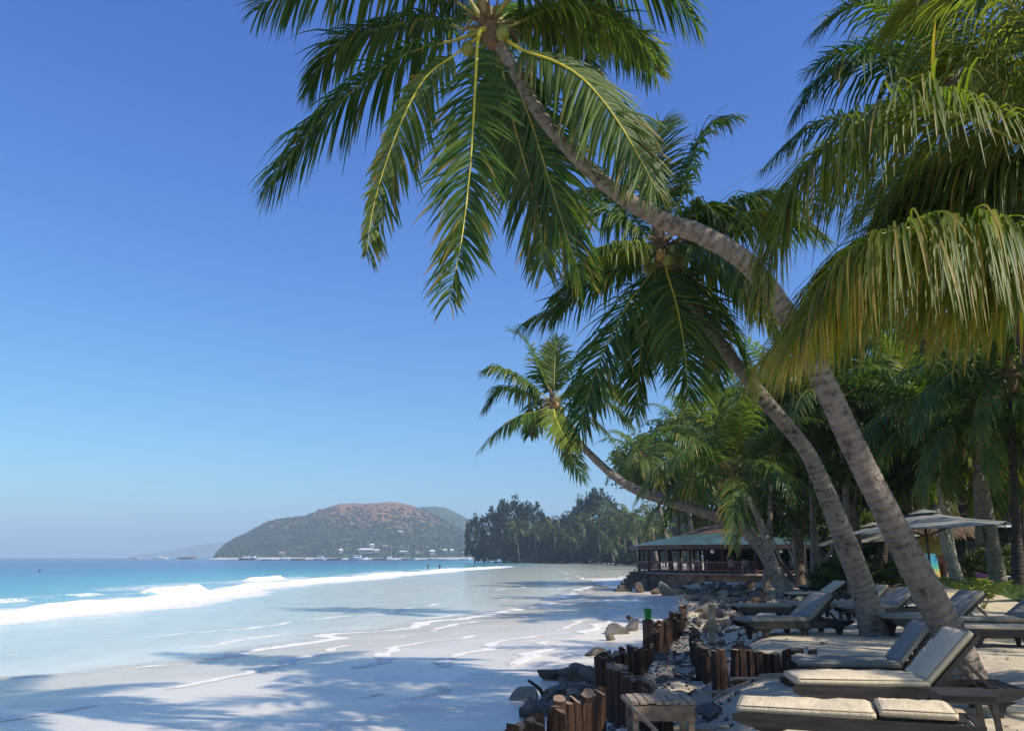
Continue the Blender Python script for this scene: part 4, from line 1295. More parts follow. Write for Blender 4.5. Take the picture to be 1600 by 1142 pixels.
for a in [(573, 862, 24, 8, 1490, 'roof_white', 'large white roofed building on the shore at the foot of the hill', 'building'), (590, 864, 8, 6, 1470, 'roof_white', 'small white house just right of the large white building'),
          (583, 858, 7, 6, 1500, 'roof_white', 'white house just above the right end of the large white building'), (441, 866, 9, 5, 1540, 'roof_pink', 'pinkish beach house below the rocky hillside'),
          (602, 859, 9, 4, 1520, 'roof_pink', 'dull roofed house up among trees right of the large white building'), (676, 861, 8, 8, 1500, 'roof_white', 'bright white upright house under the green hill'),
          (653, 862, 6, 4, 1510, 'roof_pink', 'tiny dull house left of the bright white upright house'), (695, 861, 7, 5, 1500, 'roof_white', 'white house right of the bright white upright house'),
          (706, 861, 6, 6, 1500, 'roof_white', 'narrow white house closest to the far dark trees'), (728, 865, 14, 4, 1450, 'roof_pink', 'long low reddish roofed house by the far dark trees'),
          (533, 861, 6, 8, 1500, 'roof_white', 'small white gabled house left of the large white building'), (630, 865, 12, 4, 1470, 'roof_white', 'low white boathouse on the shore left of centre of the houses'),
          (626, 832, 8, 4, 1640, 'roof_white', 'lone white house high on the red hillside')]:
    house(*a)
m = MB()
strip = [at(x_, 868.6, 1420) for x_ in (330, 370, 420, 470, 520, 570, 620, 670, 720, 765)]
V = []
for i, p in enumerate(strip):
    x_ = p[0] * 1300 / 1420; V += [(x_, 1285 - 12 * math.sin(i), SEA - .3), (x_, 1312, SEA + 1.6), (x_, 1350, SEA + 3.0)]
F = []
for i in range(len(strip) - 1):
    for j in range(2): F.append((i * 3 + j, i * 3 + 3 + j, i * 3 + 4 + j, i * 3 + 1 + j))
M['far_sand'] = simple('far_sand', (.55, .50, .42), .9, .3, .02, 0)
tag(link('far_shore', mesh_np('far_shore', V, F, M['far_sand'])), 'thin pale strip of sandy shore below the hill', 'shore', kind='structure')

# ------------------------------------------------------------------ people
M['skin'] = simple('skin', (.22, .125, .08), .5, .1, 20, .05)
M['hair'] = simple('hair', (.02, .015, .012), .5, .2, 40, .3)
M['swim_dark'] = simple('dark_swimwear', (.03, .04, .07), .7, .1, 20, .1)
M['shirt_white'] = simple('white_shirt', (.65, .65, .62), .8, .1, 20, .1)
M['shirt_red'] = simple('orange_shirt', (.45, .16, .07), .8, .1, 20, .1)


def person(label, loc, rz, J, cloth, chain, group=None, scale=1.0):
    """J: joints {name: (x,y,z,r)}, one skinned surface; clothing and hair are children"""
    root = empty('person', loc, rz, scale)
    tag(root, label, 'person', group)
    bm = bmesh.new(); lay = bm.verts.layers.skin.verify()
    vs = {}
    for k, (x, y, z, r) in J.items():
        v = bm.verts.new((x, y, z)); v[lay].radius = (r, r); v[lay].use_root = k == 'pelvis'; vs[k] = v
    for a, b in chain: bm.edges.new((vs[a], vs[b]))
    me = bpy.data.meshes.new('body'); bm.to_mesh(me); bm.free(); me.materials.append(M['skin'])
    o = link('body', me, root)
    o.modifiers.new('skin', 'SKIN').use_smooth_shade = True
    o.modifiers.new('sub', 'SUBSURF').levels = 1; o.modifiers['sub'].render_levels = 2
    h = J['head']
    b2 = bmesh.new(); bmesh.ops.create_icosphere(b2, subdivisions=2, radius=1)
    for v in b2.verts: v.co = Vector((h[0] + v.co.x * .092, h[1] + .012 + v.co.y * .10, h[2] + .035 + v.co.z * .10))
    me = bpy.data.meshes.new('hair'); b2.to_mesh(me); b2.free(); me.materials.append(M['hair'])
    link('hair', me, root)
    p, c = J['pelvis'], J['chest']
    m = MB()
    m.tube(spline([(p[0], p[1], p[2] - .08), p[:3], ((p[0] + c[0]) / 2, (p[1] + c[1]) / 2, (p[2] + c[2]) / 2), (c[0], c[1], c[2] + .08)], 10), np.array([.15, .17, .172, .165, .158, .155, .158, .165, .165, .13]), 12)
    m.build('clothing', M[cloth], root, True)
    return root


def joints(seated=False, arm=(0, 0)):
    if not seated:
        J = dict(pelvis=(0, 0, .92, .13), waist=(0, 0, 1.08, .12), chest=(0, 0, 1.32, .15), neck=(0, 0, 1.5, .055), head=(0, -.02, 1.66, .095))
        for s, n in ((1, 'l'), (-1, 'r')):
            J['sh' + n] = (.18 * s, 0, 1.42, .06); J['el' + n] = (.30 * s, -.06 - arm[0] * .15, 1.16 + arm[0] * .1, .045); J['wr' + n] = (.34 * s, -.2 - arm[0] * .2, .95 + arm[0] * .2, .033); J['ha' + n] = (.35 * s, -.27 - arm[0] * .2, .90 + arm[0] * .2, .04)
            J['hi' + n] = (.10 * s, 0, .88, .095); J['kn' + n] = (.12 * s, -.04, .48, .065); J['an' + n] = (.12 * s, .03, .08, .042); J['to' + n] = (.13 * s, -.13, .04, .035)
    else:
        J = dict(pelvis=(0, 0, .52, .14), waist=(0, .02, .68, .13), chest=(0, .02, .92, .15), neck=(0, 0, 1.1, .055), head=(0, -.03, 1.25, .095))
        for s, n in ((1, 'l'), (-1, 'r')):
            J['sh' + n] = (.18 * s, 0, 1.02, .06); J['el' + n] = (.25 * s, -.16, .80, .045); J['wr' + n] = (.14 * s, -.36, .80, .033); J['ha' + n] = (.10 * s, -.43, .80, .04)
            J['hi' + n] = (.10 * s, -.05, .52, .095); J['kn' + n] = (.13 * s, -.45, .52, .065); J['an' + n] = (.13 * s, -.46, .10, .042); J['to' + n] = (.13 * s, -.62, .05, .035)
    ch = [('pelvis', 'waist'), ('waist', 'chest'), ('chest', 'neck'), ('neck', 'head')]
    for n in 'lr':
        ch += [('chest', 'sh' + n), ('sh' + n, 'el' + n), ('el' + n, 'wr' + n), ('wr' + n, 'ha' + n), ('pelvis', 'hi' + n), ('hi' + n, 'kn' + n), ('kn' + n, 'an' + n), ('an' + n, 'to' + n)]
    return J, ch


J, ch = joints(arm=(1, 0))
p = atz(669, 889, SEA); person('bather bending with one arm out, wading left of the other in the shallows', (p[0], p[1], SEA - .45), R(60), J, 'swim_dark', ch, 'bathers wading beyond the breaker')
J, ch = joints()
p = atz(687, 890, SEA); person('bather standing upright, wading right of the other in the shallows', (p[0], p[1], SEA - .4), R(-20), J, 'swim_dark', ch, 'bathers wading beyond the breaker')
J, ch = joints()
p = atz(62, 892.5, SEA); person('lone swimmer with only head and shoulders showing, far out on the left', (p[0], p[1], SEA - 1.25), R(20), J, 'swim_dark', ch)

# ------------------------------------------------------------------ restaurant by the water
M['metal_roof'] = simple('turquoise_sheet_roof', (.055, .105, .11), .38, .75, 1.2, .2, .5, .03, (1, 5, 1), .0)
M['thatch'] = simple('thatch', (.14, .095, .065), .95, .5, 5, 1.0, .1, .08, (1, 1, .4))
M['brown_beam'] = simple('brown_beam', (.055, .030, .026), .6, .4, 5, .3)
M['rail'] = simple('railing_wood', (.16, .085, .075), .6, .3, 5, .3)
M['stone_base'] = simple('stone_base', (.13, .11, .085), .95, .5, 2.2, 1.0, .2, .08)
M['lamp_glass'] = simple('lamp_globe', (.75, .73, .66), .3, .05, 5, 0)
M['floor_wood'] = simple('deck_boards', (.20, .14, .11), .7, .3, 3, .2)
M['chair_paint'] = simple('pale_chair', (.52, .58, .56), .6, .1, 8, .1)
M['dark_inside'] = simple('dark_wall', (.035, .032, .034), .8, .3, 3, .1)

RC = np.array([20.6, 73.0, 0.0]); NS = 12
ang = [R(-90) + 2 * math.pi * (i + .5) / NS for i in range(NS)]
rest = empty('restaurant', (RC[0], RC[1], SEA - .05))
tag(rest, 'round open sided beach restaurant with turquoise metal roof and brown railing', 'restaurant')
oz = -(SEA - .05)


def ringpt(r_, i, z): return np.array([math.cos(ang[i % NS]) * r_, math.sin(ang[i % NS]) * r_, z + oz])


def ringbar(m, r_, z, w, h_):
    for i in range(NS): m.bar(ringpt(r_, i, z), ringpt(r_, i + 1, z), w, h_)


def frustum(m, r0, z0, r1, z1, sub=1):
    for i in range(NS):
        m.add([ringpt(r0, i, z0), ringpt(r0, i + 1, z0), ringpt(r1, i + 1, z1), ringpt(r1, i, z1)], [(0, 1, 2, 3)])


m = MB(); frustum(m, 10.1, .28, 10.0, .44); m.add([ringpt(10.0, i, .44) for i in range(NS)], [tuple(range(NS))]); m.build('deck', M['floor_wood'], rest)
m = MB(); frustum(m, 10.1, -2.2, 9.7, .27); m.build('stone_base', M['stone_base'], rest)
m = MB(); frustum(m, 10.6, 2.55, 6.0, 3.5); m.build('roof', M['metal_roof'], rest)
m = MB(); frustum(m, 10.58, 2.2, 10.6, 2.54); frustum(m, 10.1, 2.2, 10.58, 2.195); m.build('fascia', M['brown_beam'], rest)
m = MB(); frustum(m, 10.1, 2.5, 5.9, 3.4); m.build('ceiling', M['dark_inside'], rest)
m = MB(); frustum(m, 6.2, 3.47, 3.8, 4.3); frustum(m, 3.8, 4.3, .6, 5.0); m.build('thatched_top', M['thatch'], rest)
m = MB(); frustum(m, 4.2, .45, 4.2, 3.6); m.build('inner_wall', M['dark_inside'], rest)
for i in range(NS):
    m = MB(); p = ringpt(9.7, i, 0); m.box((p[0], p[1], 1.45 + oz), (.2, .2, 2.1)); m.build('post', M['brown_beam'], rest)
    q = (ringpt(9.7, i, 0) + ringpt(9.7, i + 1, 0)) / 2
    m = MB(); m.box((q[0], q[1], 1.45 + oz), (.12, .12, 2.1)); m.build('post', M['brown_beam'], rest)
for i in range(NS):
    a, b = ringpt(9.75, i, 0), ringpt(9.75, i + 1, 0)
    if min(a[1], b[1]) > 1 and a[0] > -6: continue
    m = MB(); a2, b2 = a.copy(), b.copy()
    for z_ in (1.25, .62): m.bar(a + [0, 0, z_], b + [0, 0, z_], .07, .07)
    for k in range(1, 26):
        p = a + (b - a) * k / 26; m.box((p[0], p[1], .93 + oz), (.045, .045, .6))
    m.build('railing', M['rail'], rest)
for i, f in ((0, .2), (11, .35), (10, .4)):
    p = ringpt(10.35, i, 0) * (1 - f) + ringpt(10.35, i + 1, 0) * f
    bm = bmesh.new(); bmesh.ops.create_icosphere(bm, subdivisions=2, radius=.16)
    for v in bm.verts: v.co += Vector((p[0], p[1], 2.05 + oz))
    me = bpy.data.meshes.new('lamp_globe'); bm.to_mesh(me); bm.free(); me.materials.append(M['lamp_glass'])
    link('lamp_globe', me, rest)
# hand rail of the steps down to the sand, left end
m = MB()
for k in range(4):
    p = np.array([-10.1 - .35 * k, -1.5 - .4 * k, .95 - .38 * k + oz]); m.tube([p + [0, 0, -.95], p], .04, 6)
m.tube([[-10.1, -1.5, .95 + oz], [-11.15, -2.7, -.19 + oz]], .035, 6)
m.build('step_handrail', M['brown_beam'], rest)
m = MB()
for k in range(6): m.box((-10.3 - .3 * k, -1.9 - .35 * k, .2 - .26 * k + oz), (1.1, 1.1, .5), 0, None, .06)
m.build('steps', M['stone_base'], rest)


def chair(loc, rz, label):
    root = empty('chair', loc, rz); tag(root, label, 'chair', 'chairs in the restaurant')
    m = MB(); m.box((0, 0, .45), (.46, .46, .04), 0, None, .01); m.build('seat', M['chair_paint'], root)
    m = MB()
    for z_ in (.62, .76, .90): m.box((0, .21, z_), (.46, .03, .08))
    for s in (-1, 1): m.box((.21 * s, .215, .71), (.04, .04, .5))
    m.build('backrest', M['chair_paint'], root)
    for sx_ in (-1, 1):
        for sy_ in (-1, 1):
            m = MB(); m.box((.2 * sx_, .2 * sy_, .215), (.04, .04, .43)); m.build('leg', M['chair_paint'], root)


def table(loc, label):
    root = empty('table', loc); tag(root, label, 'table', 'tables in the restaurant')
    m = MB(); m.box((0, 0, .74), (.9, .9, .04), 0, None, .01); m.build('tabletop', M['floor_wood'], root)
    m = MB(); m.tube([[0, 0, .02], [0, 0, .72]], .04, 8); m.box((0, 0, .02), (.5, .5, .04)); m.build('pedestal', M['dark_inside'], root)


sd_ = [(-3.2, -8.6), (.2, -9.1), (-6.3, -6.4), (3.3, -8.4)]
nm = ['in the middle of the restaurant front', 'under the right hand lamp of the restaurant', 'at the left end of the restaurant', 'at the right end of the restaurant by the bowed palm']
for (x_, y_), s in zip(sd_, nm):
    L_ = (RC[0] + x_, RC[1] + y_ + .6, .445)
    table(L_, 'dark dining table ' + s)
    chair((L_[0] + .75, L_[1], L_[2]), R(-90), 'pale wooden chair facing left ' + s)
    chair((L_[0] - .75, L_[1], L_[2]), R(90), 'pale wooden chair facing right ' + s)
    chair((L_[0], L_[1] - .72, L_[2]), R(180), 'pale chair backing the railing ' + s)
J, ch = joints(True)
person('diner in an orange top sitting in the restaurant near its right lamp', (RC[0] + .2 + .72, RC[1] - 8.5, .445), R(-90), J, 'shirt_red', ch, 'diners in the restaurant')
person('diner in a white top sitting in the middle of the restaurant front', (RC[0] - 3.2 - .72, RC[1] - 8.0, .445), R(90), J, 'shirt_white', ch, 'diners in the restaurant')
# boulders at the foot are added with the rocks

# ------------------------------------------------------------------ thatched hut and dark building in the garden
M['hut_wall'] = simple('ochre_wall', (.72, .50, .15), .85, .2, 3, .2)
M['hut_red'] = simple('terracotta_counter', (.58, .19, .13), .8, .2, 3, .2)
M['hut_pink'] = simple('pink_plaster', (.75, .36, .31), .85, .15, 3, .2)
M['board_mix'] = None
t = NT('painted_board')
tc = t.n('ShaderNodeTexCoord'); sep = t.n('ShaderNodeSeparateXYZ'); t.l(tc.outputs['Generated'], sep.inputs[0])
v_ = t.math('ADD', sep.outputs['Z'], t.math('MULTIPLY', t.noise(3, 2), .25))
M['board_mix'] = t.done(t.pbr(t.ramp(v_, [(.15, (.60, .22, .08)), (.45, (.55, .45, .08)), (.62, (.05, .40, .25)), (.85, (.02, .30, .48))]), .5))
q = at(1478, 905, 41); hz_ = h1(q[0], q[1])
hut = empty('thatched_hut', (q[0], q[1], hz_)); tag(hut, 'small thatched hut with a sunlit ochre wall behind the big parasol', 'hut')
m = MB(); m.box((-.3, 1.0, 1.15), (2.6, .15, 2.3)); m.build('wall', M['hut_wall'], hut)
m = MB(); m.box((.95, 1.1, 1.1), (.9, .18, 2.0)); m.build('doorway', M['dark_inside'], hut)
m = MB(); m.box((-.35, -.2, .55), (1.5, .5, 1.1), 0, None, .04); m.build('counter', M['hut_red'], hut)
m = MB(); m.box((.15, -.62, .35), (1.0, .3, .7), 0, None, .04); m.build('plinth', M['hut_pink'], hut)
for x_, y_ in ((-1.7, -.9), (1.75, -.9), (-1.7, 1.2), (1.75, 1.2)):
    m = MB(); m.tube([[x_, y_, -.2], [x_ * .98, y_, 2.3]], .08, 8); m.build('post', M['bark'], hut, True)
m = MB()
r = np.random.default_rng(4)
apex = np.array([0, .1, 3.25]); nseg = 40
rim = [np.array([math.cos(a) * 2.3, .1 + math.sin(a) * 1.9, 2.05 + r.uniform(-.12, .1)]) for a in np.linspace(0, 6.283, nseg, endpoint=False)]
midr = [apex + (p - apex) * .55 + [0, 0, .18 + r.uniform(-.03, .03)] for p in rim]
low = [p + [0, 0, -.16] for p in rim]
for i in range(nseg):
    j = (i + 1) % nseg
    m.add([rim[i], rim[j], midr[j], midr[i]], [(0, 1, 2, 3)]); m.add([midr[i], midr[j], apex], [(0, 1, 2)]); m.add([low[i], low[j], rim[j], rim[i]], [(0, 1, 2, 3)])
for i in range(420):
    a = r.uniform(0, 6.283); p = np.array([math.cos(a) * 2.28, .1 + math.sin(a) * 1.88, 2.08]); d = np.array([math.cos(a) * .3, math.sin(a) * .25, -.38]) * r.uniform(.4, 1.1)
    w_ = np.array([-math.sin(a), math.cos(a), 0]) * .03
    m.add([p - w_, p + w_, p + d], [(0, 1, 2)])
m.build('thatched_roof', M['thatch'], hut)
q2 = at(1456, 905, 39.5)
bd = MB(); bd.box((0, 0, .55), (.75, .07, 1.25), 0, Matrix.Rotation(R(-12), 3, 'X'), .03)
o = bd.build('painted_board', M['board_mix']); o.location = (q2[0], q2[1], h1(q2[0], q2[1])); tag(o, 'blue green and orange painted board standing by the hut counter', 'board')

q = at(1565, 905, 45); hz_ = h1(q[0], q[1])
bl = empty('building', (q[0], q[1], hz_)); tag(bl, 'low dark garden building with a pale roof edge behind the right hand palms', 'building')
m = MB(); m.box((0, 1.5, 1.2), (9.0, 3, 2.4)); m.build('wall', M['dark_inside'], bl)
for x_ in (-3.2, -1.2, 1.0, 3.0):
    m = MB(); m.box((x_, -.03, 1.15), (.95, .1, 1.9)); m.build('door', M['brown_beam'], bl)
m = MB(); m.box((0, .8, 2.55), (9.8, 5.2, .18)); m.add([(-4.9, -1.8, 2.65), (4.9, -1.8, 2.65), (4.2, 1.6, 3.9), (-4.2, 1.6, 3.9), (-4.9, 4, 2.65), (4.9, 4, 2.65)], [(0, 1, 2, 3), (3, 2, 5, 4), (1, 5, 2), (4, 0, 3)])
m.build('roof', M['brown_beam'], bl)
m = MB(); m.box((0, -1.84, 2.52), (9.9, .06, .12)); m.build('gutter', M['white_paint'], bl)

# ------------------------------------------------------------------ sun loungers
def cushion(L_, Wd, T_, seed=0, nx=26, ny=12):
    """soft pad: rounded edges, dents and piping, lying from x=0 to L, centred in y, bottom at z=0"""
    V, F = [], []
    us = np.linspace(0, 1, nx); vs = np.linspace(-1, 1, ny)
    def pos(u, v, top):
        ex = min(u, 1 - u) * L_; ey = (1 - abs(v)) * Wd / 2
        e = min(1, min(ex, ey) / .05)
        rnd = math.sqrt(max(0, 1 - (1 - e) ** 2))
        n_ = (fbm(np.array([u * 5 + seed]), np.array([v * 1.5]), seed)[0] - .5) * .045 * e + .006 * math.sin(u * 31 + seed + 2.5 * math.sin(v * 2.1)) * e * (fbm(np.array([u * 3.0]), np.array([v + seed]), seed + 3)[0])
        z = T_ / 2 + (1 if top else -1) * T_ / 2 * (.45 + .55 * rnd) + (n_ if top else 0)
        return (u * L_, v * Wd / 2, z)
    for top in (1, 0):
        for u in us:
            for v in vs: V.append(pos(u, v, top))
    N = nx * ny
    for i in range(nx - 1):
        for j in range(ny - 1):
            a = i * ny + j
            F.append((a, a + ny, a + ny + 1, a + 1)); F.append((N + a, N + a + 1, N + a + ny + 1, N + a + ny))
    for j in range(ny - 1):
        F.append((j, j + 1, N + j + 1, N + j)); a = (nx - 1) * ny + j; F.append((a + 1, a, N + a, N + a + 1))
    for i in range(nx - 1):
        a = i * ny; F.append((a + ny, a, N + a, N + a + ny)); a = i * ny + ny - 1; F.append((a, a + ny, N + a + ny, N + a))
    return V, F


def piping(par, L_, Wd, T_):
    m = MB()
    for z_ in (T_ * .80, T_ * .18):
        c = .03
        P = [(c, -Wd / 2 + .004, z_), (L_ - c, -Wd / 2 + .004, z_), (L_ - .004, -Wd / 2 + c, z_), (L_ - .004, Wd / 2 - c, z_), (L_ - c, Wd / 2 - .004, z_), (c, Wd / 2 - .004, z_), (.004, Wd / 2 - c, z_), (.004, -Wd / 2 + c, z_), (c, -Wd / 2 + .004, z_)]
        m.tube(P, .0055, 5)
    m.build('piping', M['seam'], par, True)


M['seam'] = simple('seam_piping', (.30, .235, .15), .85, .2, 30, .1)


def lounger(label, foot, hinge, back=0.0, fabric='cream', z=.385, seed=0, pad=True, Y=None, scl=None):
    b = np.array(atz(hinge[0], hinge[1], z))
    for _ in range(25):
        w2 = np.array(atz(hinge[0], hinge[1], h1(b[0], b[1]) + z)); b = b * .5 + w2 * .5
    a = np.array(atz(foot[0], foot[1], b[2]))
    d = b[:2] - a[:2]
    s = float(np.clip(np.hypot(*d) / 1.22, .86, 1.18)) if scl is None else scl
    yaw = math.atan2(d[1], d[0])
    mid = (a + b) / 2
    root = empty('sun_lounger', (a[0], a[1], b[2] - .385 * s), yaw, s)
    tag(root, label, 'sun lounger', 'dark wooden sun loungers on the sand')
    hw = .34
    m = MB()
    for sd in (-1, 1):
        y = sd * (hw - .02)
        # side rail with drooped, rounded foot end and flat head end
        st = [(-.04, .275, .05), (.0, .265, .075), (.10, .25, .11), (1.0, .245, .12), (1.75, .245, .12), (1.92, .26, .09), (2.06, .285, .045)]
        V = []
        for (x, zc, hh) in st: V += [(x, y - .022, zc - hh / 2), (x, y + .022, zc - hh / 2), (x, y + .022, zc + hh / 2), (x, y - .022, zc + hh / 2)]
        F = [(0, 3, 2, 1), (24, 25, 26, 27)]
        for i in range(6):
            for j in range(4): F.append((i * 4 + j, i * 4 + (j + 1) % 4, i * 4 + 4 + (j + 1) % 4, i * 4 + 4 + j))
        m.add(V, F)
    for x in np.arange(.06, 1.2, .095): m.box((x, 0, .285), (.06, hw * 2 - .09, .02))
    for x in np.arange(1.86, 2.04, .085): m.box((x, 0, .288), (.06, hw * 2 - .09, .02))
    for x in (.2, 1.05, 1.8): m.box((x, 0, .235), (.05, hw * 2 - .09, .06))
    m.build('frame', M['dark_wood'], root)
    for x in (.28, 1.06, 1.78):
        for sd in (-1, 1):
            m = MB(); y = sd * (hw - .07)
            m.box((x, y, .10), (.075, .055, .26), 0, None, .008)
            for k in (-1, 1):                               # curved brackets under the rail
                m.add([(x + k * .037, y - .018, .06), (x + k * .037, y + .018, .06), (x + k * .075, y - .018, .15), (x + k * .075, y + .018, .15), (x + k * .17, y - .018, .186), (x + k * .17, y + .018, .186), (x + k * .037, y - .018, .186), (x + k * .037, y + .018, .186)],
                      [(0, 2, 6), (2, 4, 6), (1, 7, 3), (3, 7, 5), (0, 1, 3, 2), (2, 3, 5, 4), (4, 5, 7, 6), (6, 7, 1, 0)])
            m.build('leg', M['dark_wood'], root)
    # back rest
    br = empty('backrest', (1.225, 0, .30)); br.parent = root; br.rotation_euler = (0, -back, 0)
    m = MB()
    for sd in (-1, 1): m.box((.33, sd * .26, -.012), (.66, .045, .04))
    for x in np.arange(.06, .66, .1): m.box((x, 0, .012), (.065, .5, .016))
    bo = m.build('backrest_frame', M['dark_wood'], root); bo.location = (1.225, 0, .30); bo.rotation_euler = (0, -back, 0)
    bpy.data.objects.remove(br)
    if back > .15:
        m = MB()
        px_, pz_ = 1.225 + math.cos(back) * .42, .30 + math.sin(back) * .42
        for sd in (-1, 1): m.bar((px_, sd * .2, pz_ - .02), (min(px_ + .30, 2.0), sd * .2, .25), .03, .03)
        m.bar((px_, -.2, pz_ - .03), (px_, .2, pz_ - .03), .03, .03)
        m.build('back_support', M['dark_wood'], root)
    if pad:
        V, F = cushion(1.2, .62, .085, seed); me = mesh_np('seat_cushion', V, F, M[fabric]); o = link('seat_cushion', me, root); o.location = (.0, 0, .297); piping(o, 1.2, .62, .085)
        V, F = cushion(.63, .62, .09, seed + 9, 16, 12); me = mesh_np('back_cushion', V, F, M[fabric]); o = link('back_cushion', me, root); piping(o, .63, .62, .09); o.location = (1.228 - math.sin(back) * .024, 0, .30 + math.cos(back) * .024); o.rotation_euler = (0, -back, 0)
    return root


lounger('nearest sun lounger lying flat with cream cushion in two sections', (1154, 1090), (1368, 1101), 0.0, 'cream', seed=1)
lounger('second nearest sun lounger with its back raised beside the foot of the leaning trunk', (1234, 1050), (1438, 1053), R(46), 'cream', seed=2)
lounger('sun lounger with raised back just behind the second nearest one, half hidden by it', (1242, 1025), (1415, 1028), R(50), 'cream_shaded', seed=3)
lounger('shaded sun lounger with steep grey back standing alone beside the rubble', (1160, 963), (1256, 961), R(40), 'cream_shaded', seed=4)
lounger('sun lounger with a pale flat pad just behind the shaded one', (1150, 942), (1258, 942), 0.0, 'cream_shaded', seed=5)
lounger('sun lounger with sunlit pad in front of the many stemmed tree', (1234, 924), (1300, 923.5), R(32), 'cream', seed=6)
lounger('sun lounger with raised back left of the slim trunk', (1286, 938), (1352, 937), R(38), 'cream_shaded', seed=7)
lounger('sun lounger with raised back between the two leaning trunks', (1318, 944), (1392, 943), R(37), 'cream_shaded', seed=8)
lounger('sun lounger with raised back partly behind the leaning trunk, right of it', (1382, 958), (1490, 957), R(38), 'cream_shaded', seed=9)
lounger('sunlit cream sun lounger cut by the right edge of the view', (1496, 974), (1610, 976), 0.0, 'cream', seed=10)
lounger('sun lounger at the right edge with its back raised out of the view', (1480, 962), (1588, 962), R(36), 'cream_shaded', seed=11)
lounger('farthest raised sun lounger beside the many stemmed tree', (1256, 913), (1300, 912.5), R(38), 'cream_shaded', seed=12)

q = at(1500, 1080, 7.95)
tb = empty('side_table', (q[0], q[1], h1(q[0], q[1])), R(-8)); tag(tb, 'small dark wooden side table at the head of the nearest lounger', 'side table')
m = MB()
for k in range(5): m.box((0, -.18 + k * .09, .42), (.50, .08, .022), 0, None, .004)
m.build('tabletop', M['dark_wood'], tb)
m = MB()
for s in (-1, 1): m.box((0, s * .19, .38), (.44, .025, .06)); m.box((s * .21, 0, .38), (.025, .36, .06))
m.build('apron', M['dark_wood'], tb)
for sx_ in (-1, 1):
    for sy_ in (-1, 1):
        m = MB(); m.bar((sx_ * .20, sy_ * .18, .40), (sx_ * .235, sy_ * .2, -.06), .045, .045); m.build('leg', M['dark_wood'], tb)

# ------------------------------------------------------------------ parasols
def parasol(label, base_px, apex_px, rpx, rim_py, rot, Y=None):
    b = ground(*base_px) if Y is None else np.array(at(*base_px, Y))
    Y = b[1]
    apex = at(*apex_px, Y); zr = at(apex_px[0], rim_py, Y)[2]
    Rr = rpx / FPX * Y
    root = empty('parasol', tuple(b)); tag(root, label, 'parasol', 'greyish canvas parasols on the terrace')
    top = np.array([apex[0] - b[0], 0, apex[2] - b[2]]); rim = zr - b[2]
    m = MB(); m.tube([[0, 0, -.2], top * .5 * [1, 1, 1], top], .035, 10); m.build('pole', M['dark_wood'], root, True)
    m = MB(); m.box((0, 0, .05), (.55, .55, .10), 0, None, .03); m.build('base', M['stone_base'], root)
    cor = [top * [1, 1, 0] + [math.cos(rot + k * math.pi / 4) * Rr * (1 if k % 2 == 0 else .76), math.sin(rot + k * math.pi / 4) * Rr * (1 if k % 2 == 0 else .76), rim + (0 if k % 2 == 0 else .05)] for k in range(8)]
    V, F = [], []
    n_ = 8
    for k in range(8):
        a, c = cor[k], cor[(k + 1) % 8]
        for i in range(n_ + 1):
            t = i / n_
            for j in range(5):
                w = j / 4
                e = a * (1 - w) + c * w
                p = top + (e - top) * t
                p = p + np.array([0, 0, -.05 * math.sin(math.pi * t) - .03 * t * math.sin(math.pi * w)])
                V.append(p)
        o_ = k * (n_ + 1) * 5
        for i in range(n_):
            for j in range(4): F.append((o_ + i * 5 + j, o_ + (i + 1) * 5 + j, o_ + (i + 1) * 5 + j + 1, o_ + i * 5 + j + 1))
    cn = link('canopy', mesh_np('canopy', V, F, M['parasol'], smooth=False), root)
    so = cn.modifiers.new('thick', 'SOLIDIFY'); so.thickness = .012; so.offset = -1
    for k in range(8):
        m = MB(); m.bar(top + [0, 0, -.10], cor[k] + [0, 0, -.05], .02, .03); m.build('rib', M['dark_wood'], root)
        h_ = top * [1, 1, 0] * .8 + [0, 0, rim - .42 + .2]
        m = MB(); m.bar(h_, (top + cor[k]) / 2 + [0, 0, -.10], .018, .022); m.build('strut', M['dark_wood'], root)
    m = MB(); m.tube([top + [0, 0, -.02], top + [0, 0, .14]], np.array([.05, .02]), 8); m.build('finial', M['dark_wood'], root)
    # small vent cap
    V = [top + [0, 0, .07]] + [top + (c - top) * .2 + [0, 0, .04] for c in cor]
    vc = link('vent_cap', mesh_np('vent_cap', V, [(0, i + 1, (i + 1) % 8 + 1) for i in range(8)], M['parasol'], smooth=False), root)
    return root


parasol('large grey green parasol right of the big leaning trunk, its tip above the hut roof', (1458, 929), (1452, 799), 142, 826, R(8)).rotation_euler = (0, R(-4), 0)
parasol('smaller pale parasol between the two leaning trunks', (1392, 913), (1372, 816), 100, 842, R(-100)).rotation_euler = (0, R(-6), 0)

# pink boat-like float by the right end of the lawn
q = ground(1590, 911)
fl = empty('kayak', (q[0], q[1], q[2]), R(-25)); tag(fl, 'pink and white kayak lying on the lawn at the right edge', 'kayak')
M['pink'] = simple('pink_plastic', (.55, .16, .30), .4, .1, 3, 0)
V = []
for s in np.linspace(-1, 1, 15):
    w = .34 * (1 - abs(s) ** 2.4) + .01; hh = .16 + .12 * abs(s) ** 3
    for a in np.linspace(0, 6.283, 12, endpoint=False): V.append((s * 1.4, math.cos(a) * w, .17 + math.sin(a) * hh * (.9 if math.sin(a) < 0 else .6) + .12 * abs(s) ** 3))
F = [(i * 12 + j, i * 12 + (j + 1) % 12, (i + 1) * 12 + (j + 1) % 12, (i + 1) * 12 + j) for i in range(14) for j in range(12)] + [tuple(range(12)), tuple(range(168, 180))]
link('hull', mesh_np('hull', V, F, M['pink']), fl)
